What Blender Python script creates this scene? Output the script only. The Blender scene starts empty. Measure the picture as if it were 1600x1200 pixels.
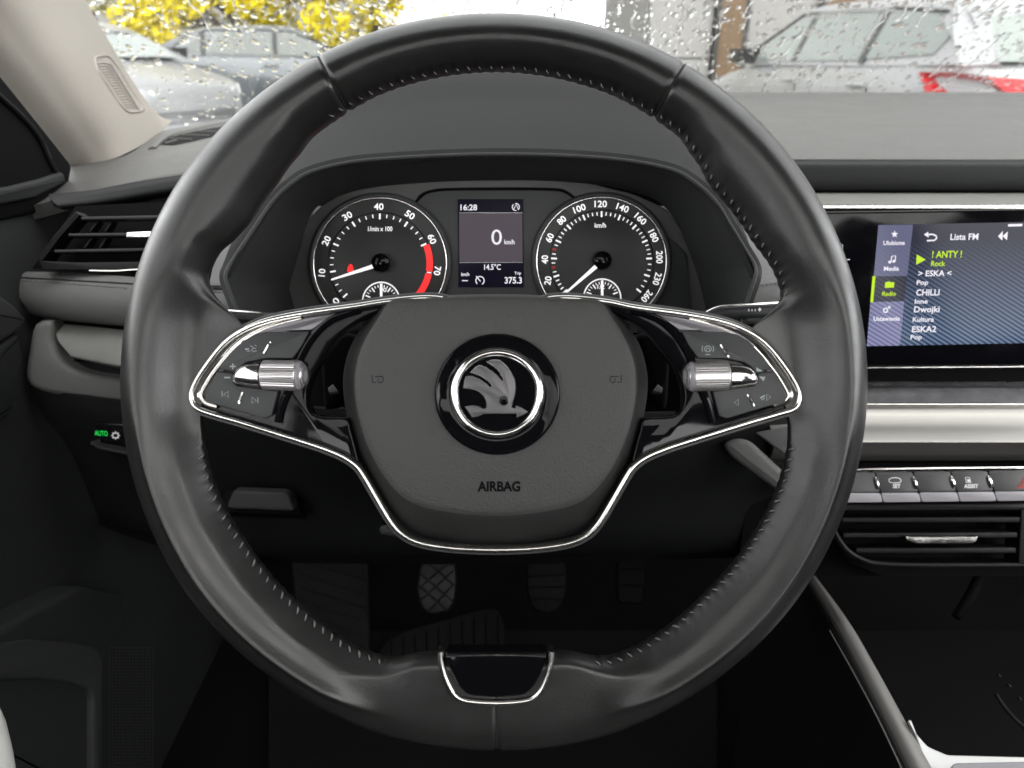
import bpy, math, random
from math import sin, cos, pi, radians as rad, hypot, atan2
from mathutils import Vector, Matrix
from mathutils.bvhtree import BVHTree
random.seed(7)
S = bpy.context.scene
COL = S.collection
# ---------------------------------------------------------------- camera
PITCH = rad(23.8)
CAM = Vector((0, 0, 1.15))
RT = Vector((1, 0, 0)); UPV = Vector((0, sin(PITCH), cos(PITCH))); FW = Vector((0, cos(PITCH), -sin(PITCH)))
FPX = 1200.0
cd = bpy.data.cameras.new('camera'); cam = bpy.data.objects.new('camera', cd); COL.objects.link(cam)
cam.location = CAM; cam.rotation_euler = (pi/2 - PITCH, 0, 0)
cd.sensor_width = 36; cd.lens = 36*FPX/1600; cd.clip_start = 0.02; cd.clip_end = 500
cd.dof.use_dof = True; cd.dof.focus_distance = 0.45; cd.dof.aperture_fstop = 11.0
S.camera = cam
# ---------------------------------------------------------------- sky, sun, exposure
w = bpy.data.worlds.new('World'); S.world = w; w.use_nodes = True
nt = w.node_tree; bg = nt.nodes['Background']
sky = nt.nodes.new('ShaderNodeTexSky'); sky.sky_type = 'NISHITA'; sky.sun_disc = False
SUN_EL, SUN_ROT = rad(50), rad(150)
sky.sun_elevation = SUN_EL; sky.sun_rotation = SUN_ROT; sky.air_density = 1.0; sky.dust_density = 1.2; sky.ozone_density = 1.0
hs = nt.nodes.new('ShaderNodeHueSaturation'); hs.inputs['Saturation'].default_value = 0.04
nt.links.new(sky.outputs[0], hs.inputs['Color']); nt.links.new(hs.outputs[0], bg.inputs['Color'])
bg.inputs['Strength'].default_value = 0.15
sl = bpy.data.lights.new('sun', 'SUN'); so = bpy.data.objects.new('sun', sl); COL.objects.link(so)
sl.energy = 0.6; sl.angle = rad(75); sl.color = (1, 0.97, 0.92)
sdir = Vector((sin(SUN_ROT)*cos(SUN_EL), cos(SUN_ROT)*cos(SUN_EL), sin(SUN_EL)))   # towards the sun
so.rotation_euler = sdir.to_track_quat('Z', 'Y').to_euler()
S.view_settings.view_transform = 'Standard'; S.view_settings.look = 'None'
EXPO = 3.0
S.view_settings.exposure = EXPO; S.view_settings.gamma = 1.0
S.render.engine = 'CYCLES'
S.cycles.use_denoising = True
S.cycles.max_bounces = 10; S.cycles.diffuse_bounces = 5; S.cycles.glossy_bounces = 5
S.cycles.transmission_bounces = 8; S.cycles.transparent_max_bounces = 16
S.cycles.sample_clamp_indirect = 6.0
EXPF = 2**EXPO
# ---------------------------------------------------------------- placement helpers
def P(px, py, d):
    return CAM + d*((px-800)/FPX*RT + (600-py)/FPX*UPV + FW)
class Pl:
    """a real plane in the car; at() finds where a line of sight meets it"""
    def __init__(s, o, n, ex=None):
        s.o = Vector(o); s.n = Vector(n).normalized()
        ex = Vector(ex) if ex else RT
        s.ex = (ex - s.n*ex.dot(s.n)).normalized(); s.ey = s.n.cross(s.ex)
        if s.ey.z < 0 and abs(s.ey.z) > 1e-3: pass
    def at(s, px, py, h=0.0):
        r = (px-800)/FPX*RT + (600-py)/FPX*UPV + FW
        t = (s.o + s.n*h - CAM).dot(s.n)/r.dot(s.n)
        return CAM + r*t
    def uv(s, p):
        q = p - s.o; return (q.dot(s.ex), q.dot(s.ey))
    def xyz(s, u, v, h=0.0):
        return s.o + s.ex*u + s.ey*v + s.n*h
def tiltn(a, b=0):   # -FW turned: a>0 leans the face back (looks up more), b turns it towards +x
    n = -FW
    n = Matrix.Rotation(-a, 3, RT) @ n
    n = Matrix.Rotation(b, 3, UPV) @ n
    return n
def cr(pts, k=6, closed=False):
    pts = [tuple(p) for p in pts]; n = len(pts); out = []
    rng = range(n) if closed else range(n-1)
    for i in rng:
        if closed: a, b, c, d = pts[i-1], pts[i], pts[(i+1) % n], pts[(i+2) % n]
        else: a, b, c, d = pts[max(i-1, 0)], pts[i], pts[i+1], pts[min(i+2, n-1)]
        for j in range(k):
            t = j/k; t2 = t*t; t3 = t2*t
            out.append(tuple(0.5*((2*b[m]) + (-a[m]+c[m])*t + (2*a[m]-5*b[m]+4*c[m]-d[m])*t2 + (-a[m]+3*b[m]-3*c[m]+d[m])*t3) for m in range(len(b))))
    if not closed: out.append(pts[-1])
    return out
def rp(pts, r=4, k=4):
    """polygon with its corners rounded"""
    out = []; n = len(pts)
    for i in range(n):
        a, b, c = Vector(pts[i-1]), Vector(pts[i]), Vector(pts[(i+1) % n])
        u = (a-b); v = (c-b); ru = min(r, u.length*0.45); rv = min(r, v.length*0.45)
        p = b + u.normalized()*ru; q = b + v.normalized()*rv
        for j in range(k+1):
            t = j/k; out.append(tuple((1-t)**2*p + 2*t*(1-t)*b + t*t*q))
    return out
def area2(p): return sum(p[i-1][0]*p[i][1]-p[i][0]*p[i-1][1] for i in range(len(p)))/2
def inset(p, d):
    n = len(p); sg = 1 if area2(p) > 0 else -1; out = []
    for i in range(n):
        a, b, c = p[i-1], p[i], p[(i+1) % n]
        e1 = Vector((b[0]-a[0], b[1]-a[1])); e2 = Vector((c[0]-b[0], c[1]-b[1]))
        if e1.length < 1e-9: e1 = e2
        if e2.length < 1e-9: e2 = e1
        if e1.length < 1e-9: out.append(b); continue
        e1.normalize(); e2.normalize()
        n1 = Vector((-e1.y, e1.x))*sg; n2 = Vector((-e2.y, e2.x))*sg
        m = n1+n2
        if m.length < 1e-6: m = n1
        m.normalize(); f = d/max(0.5, m.dot(n1))
        out.append((b[0]+m.x*f, b[1]+m.y*f))
    return out
def mir(pts, s=1548): return [(s-p[0],)+tuple(p[1:]) for p in pts]
def ell(cx, cy, rx, ry=None, n=48, a0=0, a1=360):
    ry = ry if ry else rx; full = abs(a1-a0) >= 360
    m = n if full else n+1
    return [(cx+rx*cos(rad(a0+(a1-a0)*i/n)), cy-ry*sin(rad(a0+(a1-a0)*i/n))) for i in range(m)]
# ---------------------------------------------------------------- mesh collecting
class MB:
    def __init__(s): s.v = []; s.f = []; s.sm = []
    def add(s, vs, fs, smooth=True):
        o = len(s.v); s.v += [Vector(v) for v in vs]
        s.f += [tuple(i+o for i in f) for f in fs]; s.sm += [smooth]*len(fs)
        return s
    def grid(s, rows, cu=False, cv=False, smooth=True):
        R, C = len(rows), len(rows[0]); fs = []
        for i in range(R if cu else R-1):
            for j in range(C if cv else C-1):
                fs.append((i*C+j, i*C+(j+1) % C, ((i+1) % R)*C+(j+1) % C, ((i+1) % R)*C+j))
        return s.add([p for r in rows for p in r], fs, smooth)
    def rings(s, rings, cap0=True, cap1=True, smooth=True):
        o = len(s.v); n = len(rings[0]); s.grid(rings, cv=True, smooth=smooth)
        if cap0: s.f.append(tuple(range(o+n-1, o-1, -1))); s.sm.append(False)
        if cap1: k = o+(len(rings)-1)*n; s.f.append(tuple(range(k, k+n))); s.sm.append(False)
        return s
    def slab(s, pts, pl, t=0.003, b=0.0006, h=0.0, steps=3):
        uv = [pl.uv(pl.at(x, y, h)) for x, y in pts]
        if area2(uv) < 0: uv = uv[::-1]
        R = [[pl.xyz(u, v, h-t) for u, v in uv]]
        if b > 0:
            for i in range(steps+1):
                a = i/steps*pi/2
                q = inset(uv, b*(1-cos(a)))
                R.append([pl.xyz(u, v, h-b+b*sin(a)) for u, v in q])
        else: R.append([pl.xyz(u, v, h) for u, v in uv])
        return s.rings(R)
    def dome(s, pts, pl, rings, c=None):
        """rings: (scale about the centre, height)"""
        n = len(pts); c = c or (sum(p[0] for p in pts)/n, sum(p[1] for p in pts)/n)
        uv = [pl.uv(pl.at(x, y, 0)) for x, y in pts]
        if area2(uv) < 0: pts = pts[::-1]
        R = [[pl.at(c[0]+(x-c[0])*k, c[1]+(y-c[1])*k, h) for x, y in pts] for k, h in rings]
        return s.rings(R)
    def sweep(s, path, n, prof, closed=False, caps=True, smooth=True):
        path = [Vector(p) for p in path]; N = len(path); R = []
        for i in range(N):
            a = path[i-1] if (closed or i > 0) else path[i]
            c = path[(i+1) % N] if (closed or i < N-1) else path[i]
            t = (c-a).normalized(); nn = n[i] if isinstance(n, list) else n
            bdir = t.cross(nn).normalized(); m = bdir.cross(t)
            R.append([path[i]+bdir*u+m*v for u, v in prof])
        if closed: return s.grid(R, cu=True, cv=True, smooth=smooth)
        return s.rings(R, caps, caps, smooth)
    def tube(s, path, r, n=8, closed=False):
        rr = r if isinstance(r, (list, tuple)) else [r]*len(path)
        path = [Vector(p) for p in path]; N = len(path); R = []; ref = Vector((0.13, -0.2, 0.97)).normalized()
        for i in range(N):
            a = path[i-1] if (closed or i > 0) else path[i]
            c = path[(i+1) % N] if (closed or i < N-1) else path[i]
            t = (c-a).normalized(); u = t.cross(ref)
            if u.length < 1e-3: u = t.cross(Vector((1, 0, 0)))
            u.normalize(); v = u.cross(t)
            R.append([path[i]+(u*cos(2*pi*j/n)+v*sin(2*pi*j/n))*rr[i] for j in range(n)])
        if closed: return s.grid(R, cu=True, cv=True)
        return s.rings(R)
    def box(s, c, hx, hy, hz, M=None, smooth=False):
        c = Vector(c); vs = []
        for x in (-1, 1):
            for y in (-1, 1):
                for z in (-1, 1):
                    p = Vector((x*hx, y*hy, z*hz)); vs.append(c+((M @ p) if M else p))
        return s.add(vs, [(0, 1, 3, 2), (4, 6, 7, 5), (0, 4, 5, 1), (2, 3, 7, 6), (0, 2, 6, 4), (1, 5, 7, 3)], smooth)
    def surf(s, rows, ku=5, kv=5, th=0.004, back=None):
        """smooth sheet through rows of (px, py, depth), given a real thickness"""
        R = [cr(r, kv) for r in rows]
        Cc = [cr([R[i][j] for i in range(len(R))], ku) for j in range(len(R[0]))]
        g = [[P(*Cc[j][i]) for j in range(len(Cc))] for i in range(len(Cc[0]))]
        return s.sheet(g, th, back)
    def sheet(s, g, th, back=None):
        nr, nc = len(g), len(g[0]); b = []
        for i in range(nr):
            row = []
            for j in range(nc):
                u = g[min(i+1, nr-1)][j]-g[max(i-1, 0)][j]; v = g[i][min(j+1, nc-1)]-g[i][max(j-1, 0)]
                n = u.cross(v)
                n = n.normalized() if n.length > 1e-12 else Vector((0, 0, 1))
                if n.dot(CAM-g[i][j]) < 0: n = -n
                row.append(g[i][j]+(back if back else -n)*th)
            b.append(row)
        s.grid(g); s.grid(b)
        for a, c in ((g[0], b[0]), (g[-1], b[-1]), ([r[0] for r in g], [r[0] for r in b]), ([r[-1] for r in g], [r[-1] for r in b])):
            s.grid([a, c])
        return s
    def prism(s, prof, x0, x1, k=4, th=0.004, smooth_prof=True, nx=2):
        """profile of (py, depth) run along the car's width between world x0 and x1, with thickness behind it"""
        q = cr(prof, k) if smooth_prof else prof
        g = []
        for py, d in q:
            p = P(800, py, d); g.append([Vector((x0+(x1-x0)*i/(nx-1), p.y, p.z)) for i in range(nx)])
        return s.sheet(g, th)
    def bvh(s): return BVHTree.FromPolygons(s.v, s.f)
    def build(s, name, m, parent=None, label=None, kind=None, sharp=35, **kw):
        inv = MAT[parent.name].inverted() if parent else Matrix.Identity(4)
        me = bpy.data.meshes.new(name)
        if parent is None and 'origin' in kw:
            inv = Matrix.Translation(-Vector(kw['origin']))
        me.from_pydata([inv @ v for v in s.v], [], s.f)
        me.polygons.foreach_set('use_smooth', s.sm)
        me.update()
        import bmesh
        bm = bmesh.new(); bm.from_mesh(me); big = [f for f in bm.faces if len(f.verts) > 4]
        if big: bmesh.ops.triangulate(bm, faces=big, ngon_method='EAR_CLIP')
        bmesh.ops.recalc_face_normals(bm, faces=bm.faces); bm.to_mesh(me); bm.free()
        if sharp and any(s.sm): me.set_sharp_from_angle(angle=rad(sharp))
        if m: me.materials.append(m)
        o = bpy.data.objects.new(name, me); COL.objects.link(o)
        if parent: o.parent = parent; MAT[o.name] = MAT[parent.name].copy()
        else:
            o.location = kw.get('origin', (0, 0, 0)); MAT[o.name] = Matrix.Translation(Vector(kw.get('origin', (0, 0, 0))))
        if label: o['label'] = label
        if kind: o['kind'] = kind
        return o
MAT = {}
def tag(o, label, cat, group=None, kind=None):
    o['label'] = label; o['category'] = cat
    if group: o['group'] = group
    if kind: o['kind'] = kind
    return o
def thing(name, loc, label, cat, group=None, M=None, kind=None):
    o = bpy.data.objects.new(name, None); COL.objects.link(o); o.empty_display_size = 0.02
    m = M if M is not None else Matrix.Identity(4)
    m = Matrix.Translation(Vector(loc)) @ m.to_4x4()
    o.matrix_world = m; MAT[o.name] = m
    return tag(o, label, cat, group, kind)
def copy_tree(o, parent=None):
    c = o.copy(); COL.objects.link(c)
    if parent: c.parent = parent
    for ch in [x for x in COL.objects if x.parent == o]: copy_tree(ch, c)
    return c
# ---------------------------------------------------------------- materials
def mat(name, col, rough=0.5, metal=0.0, grain=0, gstr=0.2, gdist=0.0004, spec=0.5, coat=0.0, var=0.0, vscale=30, rvar=0.0,
        emit=None, estr=1.0, kind='noise', trans=0.0, ior=1.45, stretch=None, aniso=0.0, alpha=1.0, sheen=0.0):
    m = bpy.data.materials.new(name); m.use_nodes = True; n = m.node_tree.nodes; l = m.node_tree.links
    b = n['Principled BSDF']; b.inputs['Base Color'].default_value = (*col, 1); b.inputs['Roughness'].default_value = rough
    b.inputs['Metallic'].default_value = metal; b.inputs['Specular IOR Level'].default_value = spec
    b.inputs['Coat Weight'].default_value = coat; b.inputs['Coat Roughness'].default_value = 0.05
    b.inputs['Transmission Weight'].default_value = trans; b.inputs['IOR'].default_value = ior
    if sheen: b.inputs['Sheen Weight'].default_value = sheen; b.inputs['Sheen Roughness'].default_value = 0.4
    if emit: b.inputs['Emission Color'].default_value = (*emit, 1); b.inputs['Emission Strength'].default_value = estr/EXPF
    tc = n.new('ShaderNodeTexCoord'); co = tc.outputs['Object']
    if stretch:
        mp = n.new('ShaderNodeMapping'); mp.inputs['Scale'].default_value = stretch; l.new(co, mp.inputs[0]); co = mp.outputs[0]
    if var or rvar:
        t = n.new('ShaderNodeTexNoise'); t.inputs['Scale'].default_value = vscale; t.inputs['Detail'].default_value = 6; t.inputs['Roughness'].default_value = 0.65
        l.new(co, t.inputs['Vector'])
        if var:
            r = n.new('ShaderNodeMapRange'); r.inputs['From Min'].default_value = 0.25; r.inputs['From Max'].default_value = 0.75
            r.inputs['To Min'].default_value = 1-var; r.inputs['To Max'].default_value = 1+var
            mx = n.new('ShaderNodeVectorMath'); mx.operation = 'SCALE'; mx.inputs[0].default_value = col
            l.new(t.outputs['Fac'], r.inputs['Value']); l.new(r.outputs[0], mx.inputs['Scale']); l.new(mx.outputs[0], b.inputs['Base Color'])
        if rvar:
            r = n.new('ShaderNodeMapRange'); r.inputs['From Min'].default_value = 0.3; r.inputs['From Max'].default_value = 0.7
            r.inputs['To Min'].default_value = max(0.02, rough-rvar); r.inputs['To Max'].default_value = rough+rvar
            l.new(t.outputs['Fac'], r.inputs['Value']); l.new(r.outputs[0], b.inputs['Roughness'])
    if grain:
        bp = n.new('ShaderNodeBump'); bp.inputs['Strength'].default_value = gstr; bp.inputs['Distance'].default_value = gdist
        if kind == 'leather':
            v = n.new('ShaderNodeTexVoronoi'); v.feature = 'SMOOTH_F1'; v.inputs['Scale'].default_value = grain
            nz = n.new('ShaderNodeTexNoise'); nz.inputs['Scale'].default_value = grain*0.6; nz.inputs['Detail'].default_value = 3
            l.new(co, nz.inputs['Vector'])
            ad = n.new('ShaderNodeVectorMath'); ad.operation = 'MULTIPLY_ADD'; ad.inputs[1].default_value = (1.2/grain,)*3
            l.new(nz.outputs['Color'], ad.inputs[0]); l.new(co, ad.inputs[2]); l.new(ad.outputs[0], v.inputs['Vector'])
            l.new(v.outputs['Distance'], bp.inputs['Height'])
        else:
            t = n.new('ShaderNodeTexNoise'); t.inputs['Scale'].default_value = grain; t.inputs['Detail'].default_value = 4
            l.new(co, t.inputs['Vector']); l.new(t.outputs['Fac'], bp.inputs['Height'])
        l.new(bp.outputs[0], b.inputs['Normal'])
    return m
M_leather = mat('wheel_leather', (0.015, 0.015, 0.0148), 0.35, spec=0.7, grain=1100, gstr=0.16, gdist=0.0003, kind='leather', rvar=0.07, vscale=35, var=0.12)
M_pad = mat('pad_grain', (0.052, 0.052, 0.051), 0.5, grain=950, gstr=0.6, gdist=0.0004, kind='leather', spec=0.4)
M_padedge = mat('pad_edge_shaded', (0.020, 0.021, 0.020), 0.6, spec=0.3, grain=1500, gstr=0.2)  # darker than the top-lit pad face: shade of the flank put into its colour
M_thread = mat('thread', (0.14, 0.14, 0.137), 0.8, grain=3000)
M_seam = mat('seam_dark', (0.008, 0.008, 0.008), 0.8)
M_chrome = mat('satin_chrome', (0.85, 0.83, 0.80), 0.2, metal=1.0, rvar=0.09, vscale=120)
M_chrome2 = mat('bright_chrome', (0.88, 0.87, 0.86), 0.12, metal=1.0)
M_emblem = mat('emblem_metal', (0.11, 0.107, 0.11), 0.36, metal=0.5)
M_gloss = mat('piano_black', (0.004, 0.004, 0.005), 0.05, spec=0.2, rvar=0.03, vscale=90)
M_satin = mat('satin_grey', (0.26, 0.25, 0.27), 0.38, grain=2500, gstr=0.05)
M_button = mat('button_grey', (0.028, 0.029, 0.031), 0.42, grain=2600, gstr=0.08)
M_roller = mat('roller_metal', (0.72, 0.69, 0.70), 0.28, metal=0.9)
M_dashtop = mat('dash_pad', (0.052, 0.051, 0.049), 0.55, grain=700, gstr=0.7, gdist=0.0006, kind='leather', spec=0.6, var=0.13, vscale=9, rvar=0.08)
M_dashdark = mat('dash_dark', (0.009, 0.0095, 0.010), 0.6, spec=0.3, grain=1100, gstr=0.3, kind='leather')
M_hood = mat('hood_grain', (0.009, 0.009, 0.0095), 0.7, spec=0.2, grain=1100, gstr=0.25, kind='leather')
M_fascia = mat('fascia_grey', (0.11, 0.11, 0.11), 0.55, grain=1400, gstr=0.2, kind='leather')
M_hoodin = mat('hood_inside', (0.030, 0.031, 0.031), 0.6, spec=0.3, grain=1100, gstr=0.25, kind='leather')
M_lip = mat('hood_edge', (0.045, 0.046, 0.046), 0.5, spec=0.3)
M_strip = mat('padded_strip', (0.095, 0.095, 0.094), 0.6, grain=1000, gstr=0.3, kind='leather')
M_plastic = mat('black_plastic', (0.006, 0.006, 0.0065), 0.5, spec=0.22, grain=1400, gstr=0.15, rvar=0.08, vscale=60)
M_black = mat('matt_black', (0.003, 0.003, 0.0035), 0.8, spec=0.1)
M_lowdash = mat('lower_dash', (0.0075, 0.008, 0.008), 0.62, spec=0.22, grain=1000, gstr=0.3, kind='leather')
M_decor = mat('brushed_decor', (0.30, 0.29, 0.27), 0.33, metal=0.85, stretch=(1, 60, 60), grain=60, gstr=0.12, gdist=0.0002, var=0.1, vscale=20)
M_tray = mat('tray_lining', (0.13, 0.13, 0.122), 0.5, grain=900, gstr=0.15, var=0.1)
M_pillar = mat('pillar_fabric', (0.215, 0.198, 0.175), 0.75, grain=2200, gstr=0.15, var=0.03, vscale=200)
M_lining = mat('headliner_cloth', (0.24, 0.235, 0.22), 0.9, grain=1500, gstr=0.2)
M_glassscreen = mat('screen_glass', (0.002, 0.002, 0.003), 0.08, spec=0.3, rvar=0.05, vscale=45)
M_dialface = mat('dial_face', (0.012, 0.012, 0.012), 0.35)
M_dialin = mat('dial_inner', (0.020, 0.021, 0.021), 0.45)
M_cface = mat('cluster_face', (0.040, 0.042, 0.042), 0.5, grain=1500, gstr=0.1)
M_cbezel = mat('cluster_bezel', (0.085, 0.088, 0.085), 0.5, grain=1500, gstr=0.1)
M_print = mat('white_print', (0.75, 0.75, 0.78), 0.5, emit=(1, 0.97, 1.0), estr=0.75)
M_dimprint = mat('dim_print', (0.32, 0.36, 0.36), 0.5)
M_dimprint2 = mat('pale_print', (0.55, 0.57, 0.58), 0.5)
M_redprint = mat('red_print', (0.75, 0.02, 0.02), 0.5, emit=(1, 0.03, 0.03), estr=0.75)
M_redtick = mat('red_tick', (0.35, 0.02, 0.02), 0.5, emit=(1, 0.05, 0.03), estr=0.1)
M_needle = mat('needle_white', (0.85, 0.82, 0.85), 0.4, emit=(1, 0.95, 1.0), estr=0.8)
M_rubber = mat('rubber', (0.004, 0.004, 0.004), 0.6, spec=0.1, grain=500, gstr=0.3)
M_rubber2 = mat('mat_rubber', (0.006, 0.006, 0.006), 0.7, spec=0.15, grain=400, gstr=0.3, var=0.3, vscale=25)
M_pedal = mat('pedal_worn', (0.013, 0.013, 0.013), 0.4, spec=0.3, var=0.4, vscale=60, metal=0.3)
M_carpet = mat('carpet', (0.004, 0.004, 0.0045), 0.95, spec=0.1, grain=900, gstr=0.8, gdist=0.001)
M_footrest = mat('footrest', (0.010, 0.0105, 0.010), 0.8, spec=0.1, grain=500, gstr=0.3, var=0.15, vscale=20)
def emis(name, col, s=1.0): return mat(name, tuple(c*0.05 for c in col), 0.3, emit=col, estr=s, spec=0.1)
M_scr_dark = emis('screen_navy', (0.010, 0.010, 0.022), 1.0)
M_scr_text = emis('screen_text', (0.95, 0.92, 1.0), 0.95)
M_scr_side = emis('screen_side', (0.115, 0.115, 0.21), 1.0)
M_scr_lime = emis('screen_lime', (0.62, 0.92, 0.02), 0.9)
M_cl_dark = emis('cluster_screen_dark', (0.006, 0.005, 0.012), 1.0)
M_cl_mid = emis('cluster_screen_mid', (0.085, 0.07, 0.085), 1.0)
M_green = emis('green_lamp', (0.02, 0.75, 0.10), 0.9)
M_redlamp = emis('hazard_red', (0.85, 0.05, 0.04), 0.75)
# ---------------------------------------------------------------- print helpers
def textmesh(body, bold=0.012):
    cu = bpy.data.curves.new('lettering', 'FONT'); cu.body = body; cu.size = 1; cu.offset = bold; cu.resolution_u = 3
    o = bpy.data.objects.new('lettering', cu)
    me = bpy.data.meshes.new_from_object(o)
    vs = [(v.co.x, v.co.y) for v in me.vertices]; fs = [tuple(p.vertices) for p in me.polygons]
    bpy.data.objects.remove(o); bpy.data.curves.remove(cu); bpy.data.meshes.remove(me)
    return vs, fs
def text(mb, body, cx, cy, wd, ht, at, rot=0, shear=0, bold=0.012, slope=0):
    """writes body in a box wd x ht (photo pixels) centred at cx, cy on a real surface given by at(px, py)"""
    vs, fs = textmesh(body, bold)
    x0, x1 = min(v[0] for v in vs), max(v[0] for v in vs); y0, y1 = min(v[1] for v in vs), max(v[1] for v in vs)
    out = []; c, s_ = cos(rot), sin(rot)
    for x, y in vs:
        u = ((x-x0)/(x1-x0)-0.5)*wd; v = -((y-y0)/(y1-y0)-0.5)*ht
        u += -v*shear; v += u*slope
        out.append(at(cx+u*c+v*s_, cy-u*s_+v*c))
    mb.add(out, fs, False)
def shape(mb, pts, at): mb.add([at(x, y) for x, y in pts], [tuple(range(len(pts)))], False)
def line(mb, pts, wd, at, closed=False):
    n = len(pts); L = []; Rr = []
    for i in range(n):
        a = pts[i-1] if (closed or i > 0) else pts[i]; c = pts[(i+1) % n] if (closed or i < n-1) else pts[i]
        t = Vector((c[0]-a[0], c[1]-a[1])); t = t.normalized() if t.length > 1e-9 else Vector((1, 0)); m = Vector((-t.y, t.x))*wd/2
        L.append(at(pts[i][0]+m.x, pts[i][1]+m.y)); Rr.append(at(pts[i][0]-m.x, pts[i][1]-m.y))
    if closed: L.append(L[0]); Rr.append(Rr[0])
    mb.grid([L, Rr], smooth=False)
def onplane(pl, h): return lambda x, y: pl.at(x, y, h)
def onsurf(bvh, off):
    def f(px, py):
        r = ((px-800)/FPX*RT + (600-py)/FPX*UPV + FW).normalized()
        hit, n, i, d = bvh.ray_cast(CAM, r)
        if hit is None: return CAM + r*0.6
        if n.dot(r) > 0: n = -n
        return hit - r*off
    return f
M_gloss2 = mat('ledge_gloss', (0.10, 0.10, 0.105), 0.12, coat=0.8, rvar=0.04, vscale=60, var=0.3)
M_button2 = mat('stack_button', (0.024, 0.024, 0.025), 0.4, grain=2600, gstr=0.06)
M_print2 = mat('button_print', (0.75, 0.75, 0.75), 0.5)
M_plastic2 = mat('slat_plastic', (0.016, 0.017, 0.017), 0.55, spec=0.3)
def wavescreen(name, base, stripe, amp0, amp1, scale=100):
    m = mat(name, tuple(c*0.05 for c in base), 0.12, emit=base, estr=1.0, spec=0.1); n = m.node_tree.nodes; l = m.node_tree.links; b = n['Principled BSDF']
    tc = n.new('ShaderNodeTexCoord'); mp = n.new('ShaderNodeMapping'); mp.inputs['Rotation'].default_value = (0, rad(-30), 0)
    wv = n.new('ShaderNodeTexWave'); wv.bands_direction = 'Z'; wv.inputs['Scale'].default_value = scale; wv.inputs['Distortion'].default_value = 0.6; wv.inputs['Detail'].default_value = 1
    l.new(tc.outputs['Object'], mp.inputs[0]); l.new(mp.outputs[0], wv.inputs[0])
    sp = n.new('ShaderNodeSeparateXYZ'); l.new(tc.outputs['Object'], sp.inputs[0])
    g = n.new('ShaderNodeMapRange'); g.inputs['From Min'].default_value = 0.105; g.inputs['From Max'].default_value = 0.025; g.inputs['To Min'].default_value = amp0; g.inputs['To Max'].default_value = amp1
    l.new(sp.outputs['Z'], g.inputs['Value'])
    mu = n.new('ShaderNodeMath'); mu.operation = 'MULTIPLY'; l.new(wv.outputs['Fac'], mu.inputs[0]); l.new(g.outputs[0], mu.inputs[1])
    mx = n.new('ShaderNodeMix'); mx.data_type = 'RGBA'; mx.inputs['A'].default_value = (*base, 1); mx.inputs['B'].default_value = (*stripe, 1)
    l.new(mu.outputs[0], mx.inputs['Factor']); l.new(mx.outputs['Result'], b.inputs['Emission Color'])
    return m
M_scr_wave = wavescreen('screen_waves', (0.012, 0.013, 0.032), (0.17, 0.26, 0.42), 0.0, 0.9)
M_scr_sidew = wavescreen('screen_menu', (0.11, 0.115, 0.20), (0.22, 0.22, 0.36), 0.1, 0.6)
M_scr_sidew2 = wavescreen('screen_menu_low', (0.13, 0.135, 0.24), (0.33, 0.33, 0.55), 0.3, 0.9)
M_scr_sel = wavescreen('screen_selected', (0.018, 0.018, 0.03), (0.09, 0.10, 0.13), 0.3, 0.7)
def clear_pane(name, gl=0.5, tint=(0.97, 0.975, 0.97)):
    m = bpy.data.materials.new(name); m.use_nodes = True; n = m.node_tree.nodes; l = m.node_tree.links
    n.remove(n['Principled BSDF']); out = n['Material Output']
    t = n.new('ShaderNodeBsdfTransparent'); t.inputs[0].default_value = (*tint, 1)
    g = n.new('ShaderNodeBsdfGlossy'); g.inputs['Roughness'].default_value = 0.02
    f = n.new('ShaderNodeFresnel'); f.inputs[0].default_value = 1.45
    mu = n.new('ShaderNodeMath'); mu.operation = 'MULTIPLY'; mu.inputs[1].default_value = gl
    mx = n.new('ShaderNodeMixShader'); l.new(f.outputs[0], mu.inputs[0]); l.new(mu.outputs[0], mx.inputs[0]); l.new(t.outputs[0], mx.inputs[1]); l.new(g.outputs[0], mx.inputs[2]); l.new(mx.outputs[0], out.inputs[0])
    return m
M_pane = clear_pane('windscreen_glass', 0.3, (0.82, 0.825, 0.815))
M_roofpane = clear_pane('added_roof_glass', 0.3, (0.81, 0.81, 0.80))  # pane of the roof opening added for light
M_sidepane = clear_pane('side_window_glass', 0.4, (0.80, 0.80, 0.79))
M_water = mat('rain_water', (1, 1, 1), 0.0, trans=1.0, ior=1.33)
M_doordark = mat('door_plastic', (0.019, 0.020, 0.020), 0.6, spec=0.25, grain=900, gstr=0.35, kind='leather')
M_doorarm = mat('door_arm', (0.024, 0.025, 0.025), 0.6, grain=900, gstr=0.25, kind='leather')
M_console = mat('console_side', (0.010, 0.0105, 0.011), 0.65, spec=0.25, grain=900, gstr=0.3, kind='leather')
M_conedge = mat('console_edge', (0.30, 0.29, 0.28), 0.4, metal=0.3, grain=1500, gstr=0.05)
M_asphalt = mat('wet_asphalt', (0.05, 0.05, 0.052), 0.3, grain=40, gstr=0.4, gdist=0.01, var=0.25, vscale=3)
M_wall = mat('wall_panel', (0.22, 0.215, 0.21), 0.7, grain=60, gstr=0.2, var=0.08, vscale=4)
M_wood = mat('brown_timber', (0.10, 0.058, 0.025), 0.6, var=0.3, vscale=5, stretch=(6, 6, 0.6), grain=40, gstr=0.2)
M_orange = mat('orange_board', (0.24, 0.12, 0.035), 0.6, var=0.15, vscale=4)
M_darkgap = mat('dark_frame', (0.015, 0.014, 0.013), 0.6)
M_winglass = mat('building_glass', (0.05, 0.055, 0.05), 0.1, coat=0.5)
M_silver = mat('silver_paint', (0.32, 0.325, 0.335), 0.4, metal=0.1, coat=0.2, var=0.03)
M_white = mat('pale_paint', (0.20, 0.205, 0.21), 0.35, metal=0.1, coat=0.2)
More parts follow.
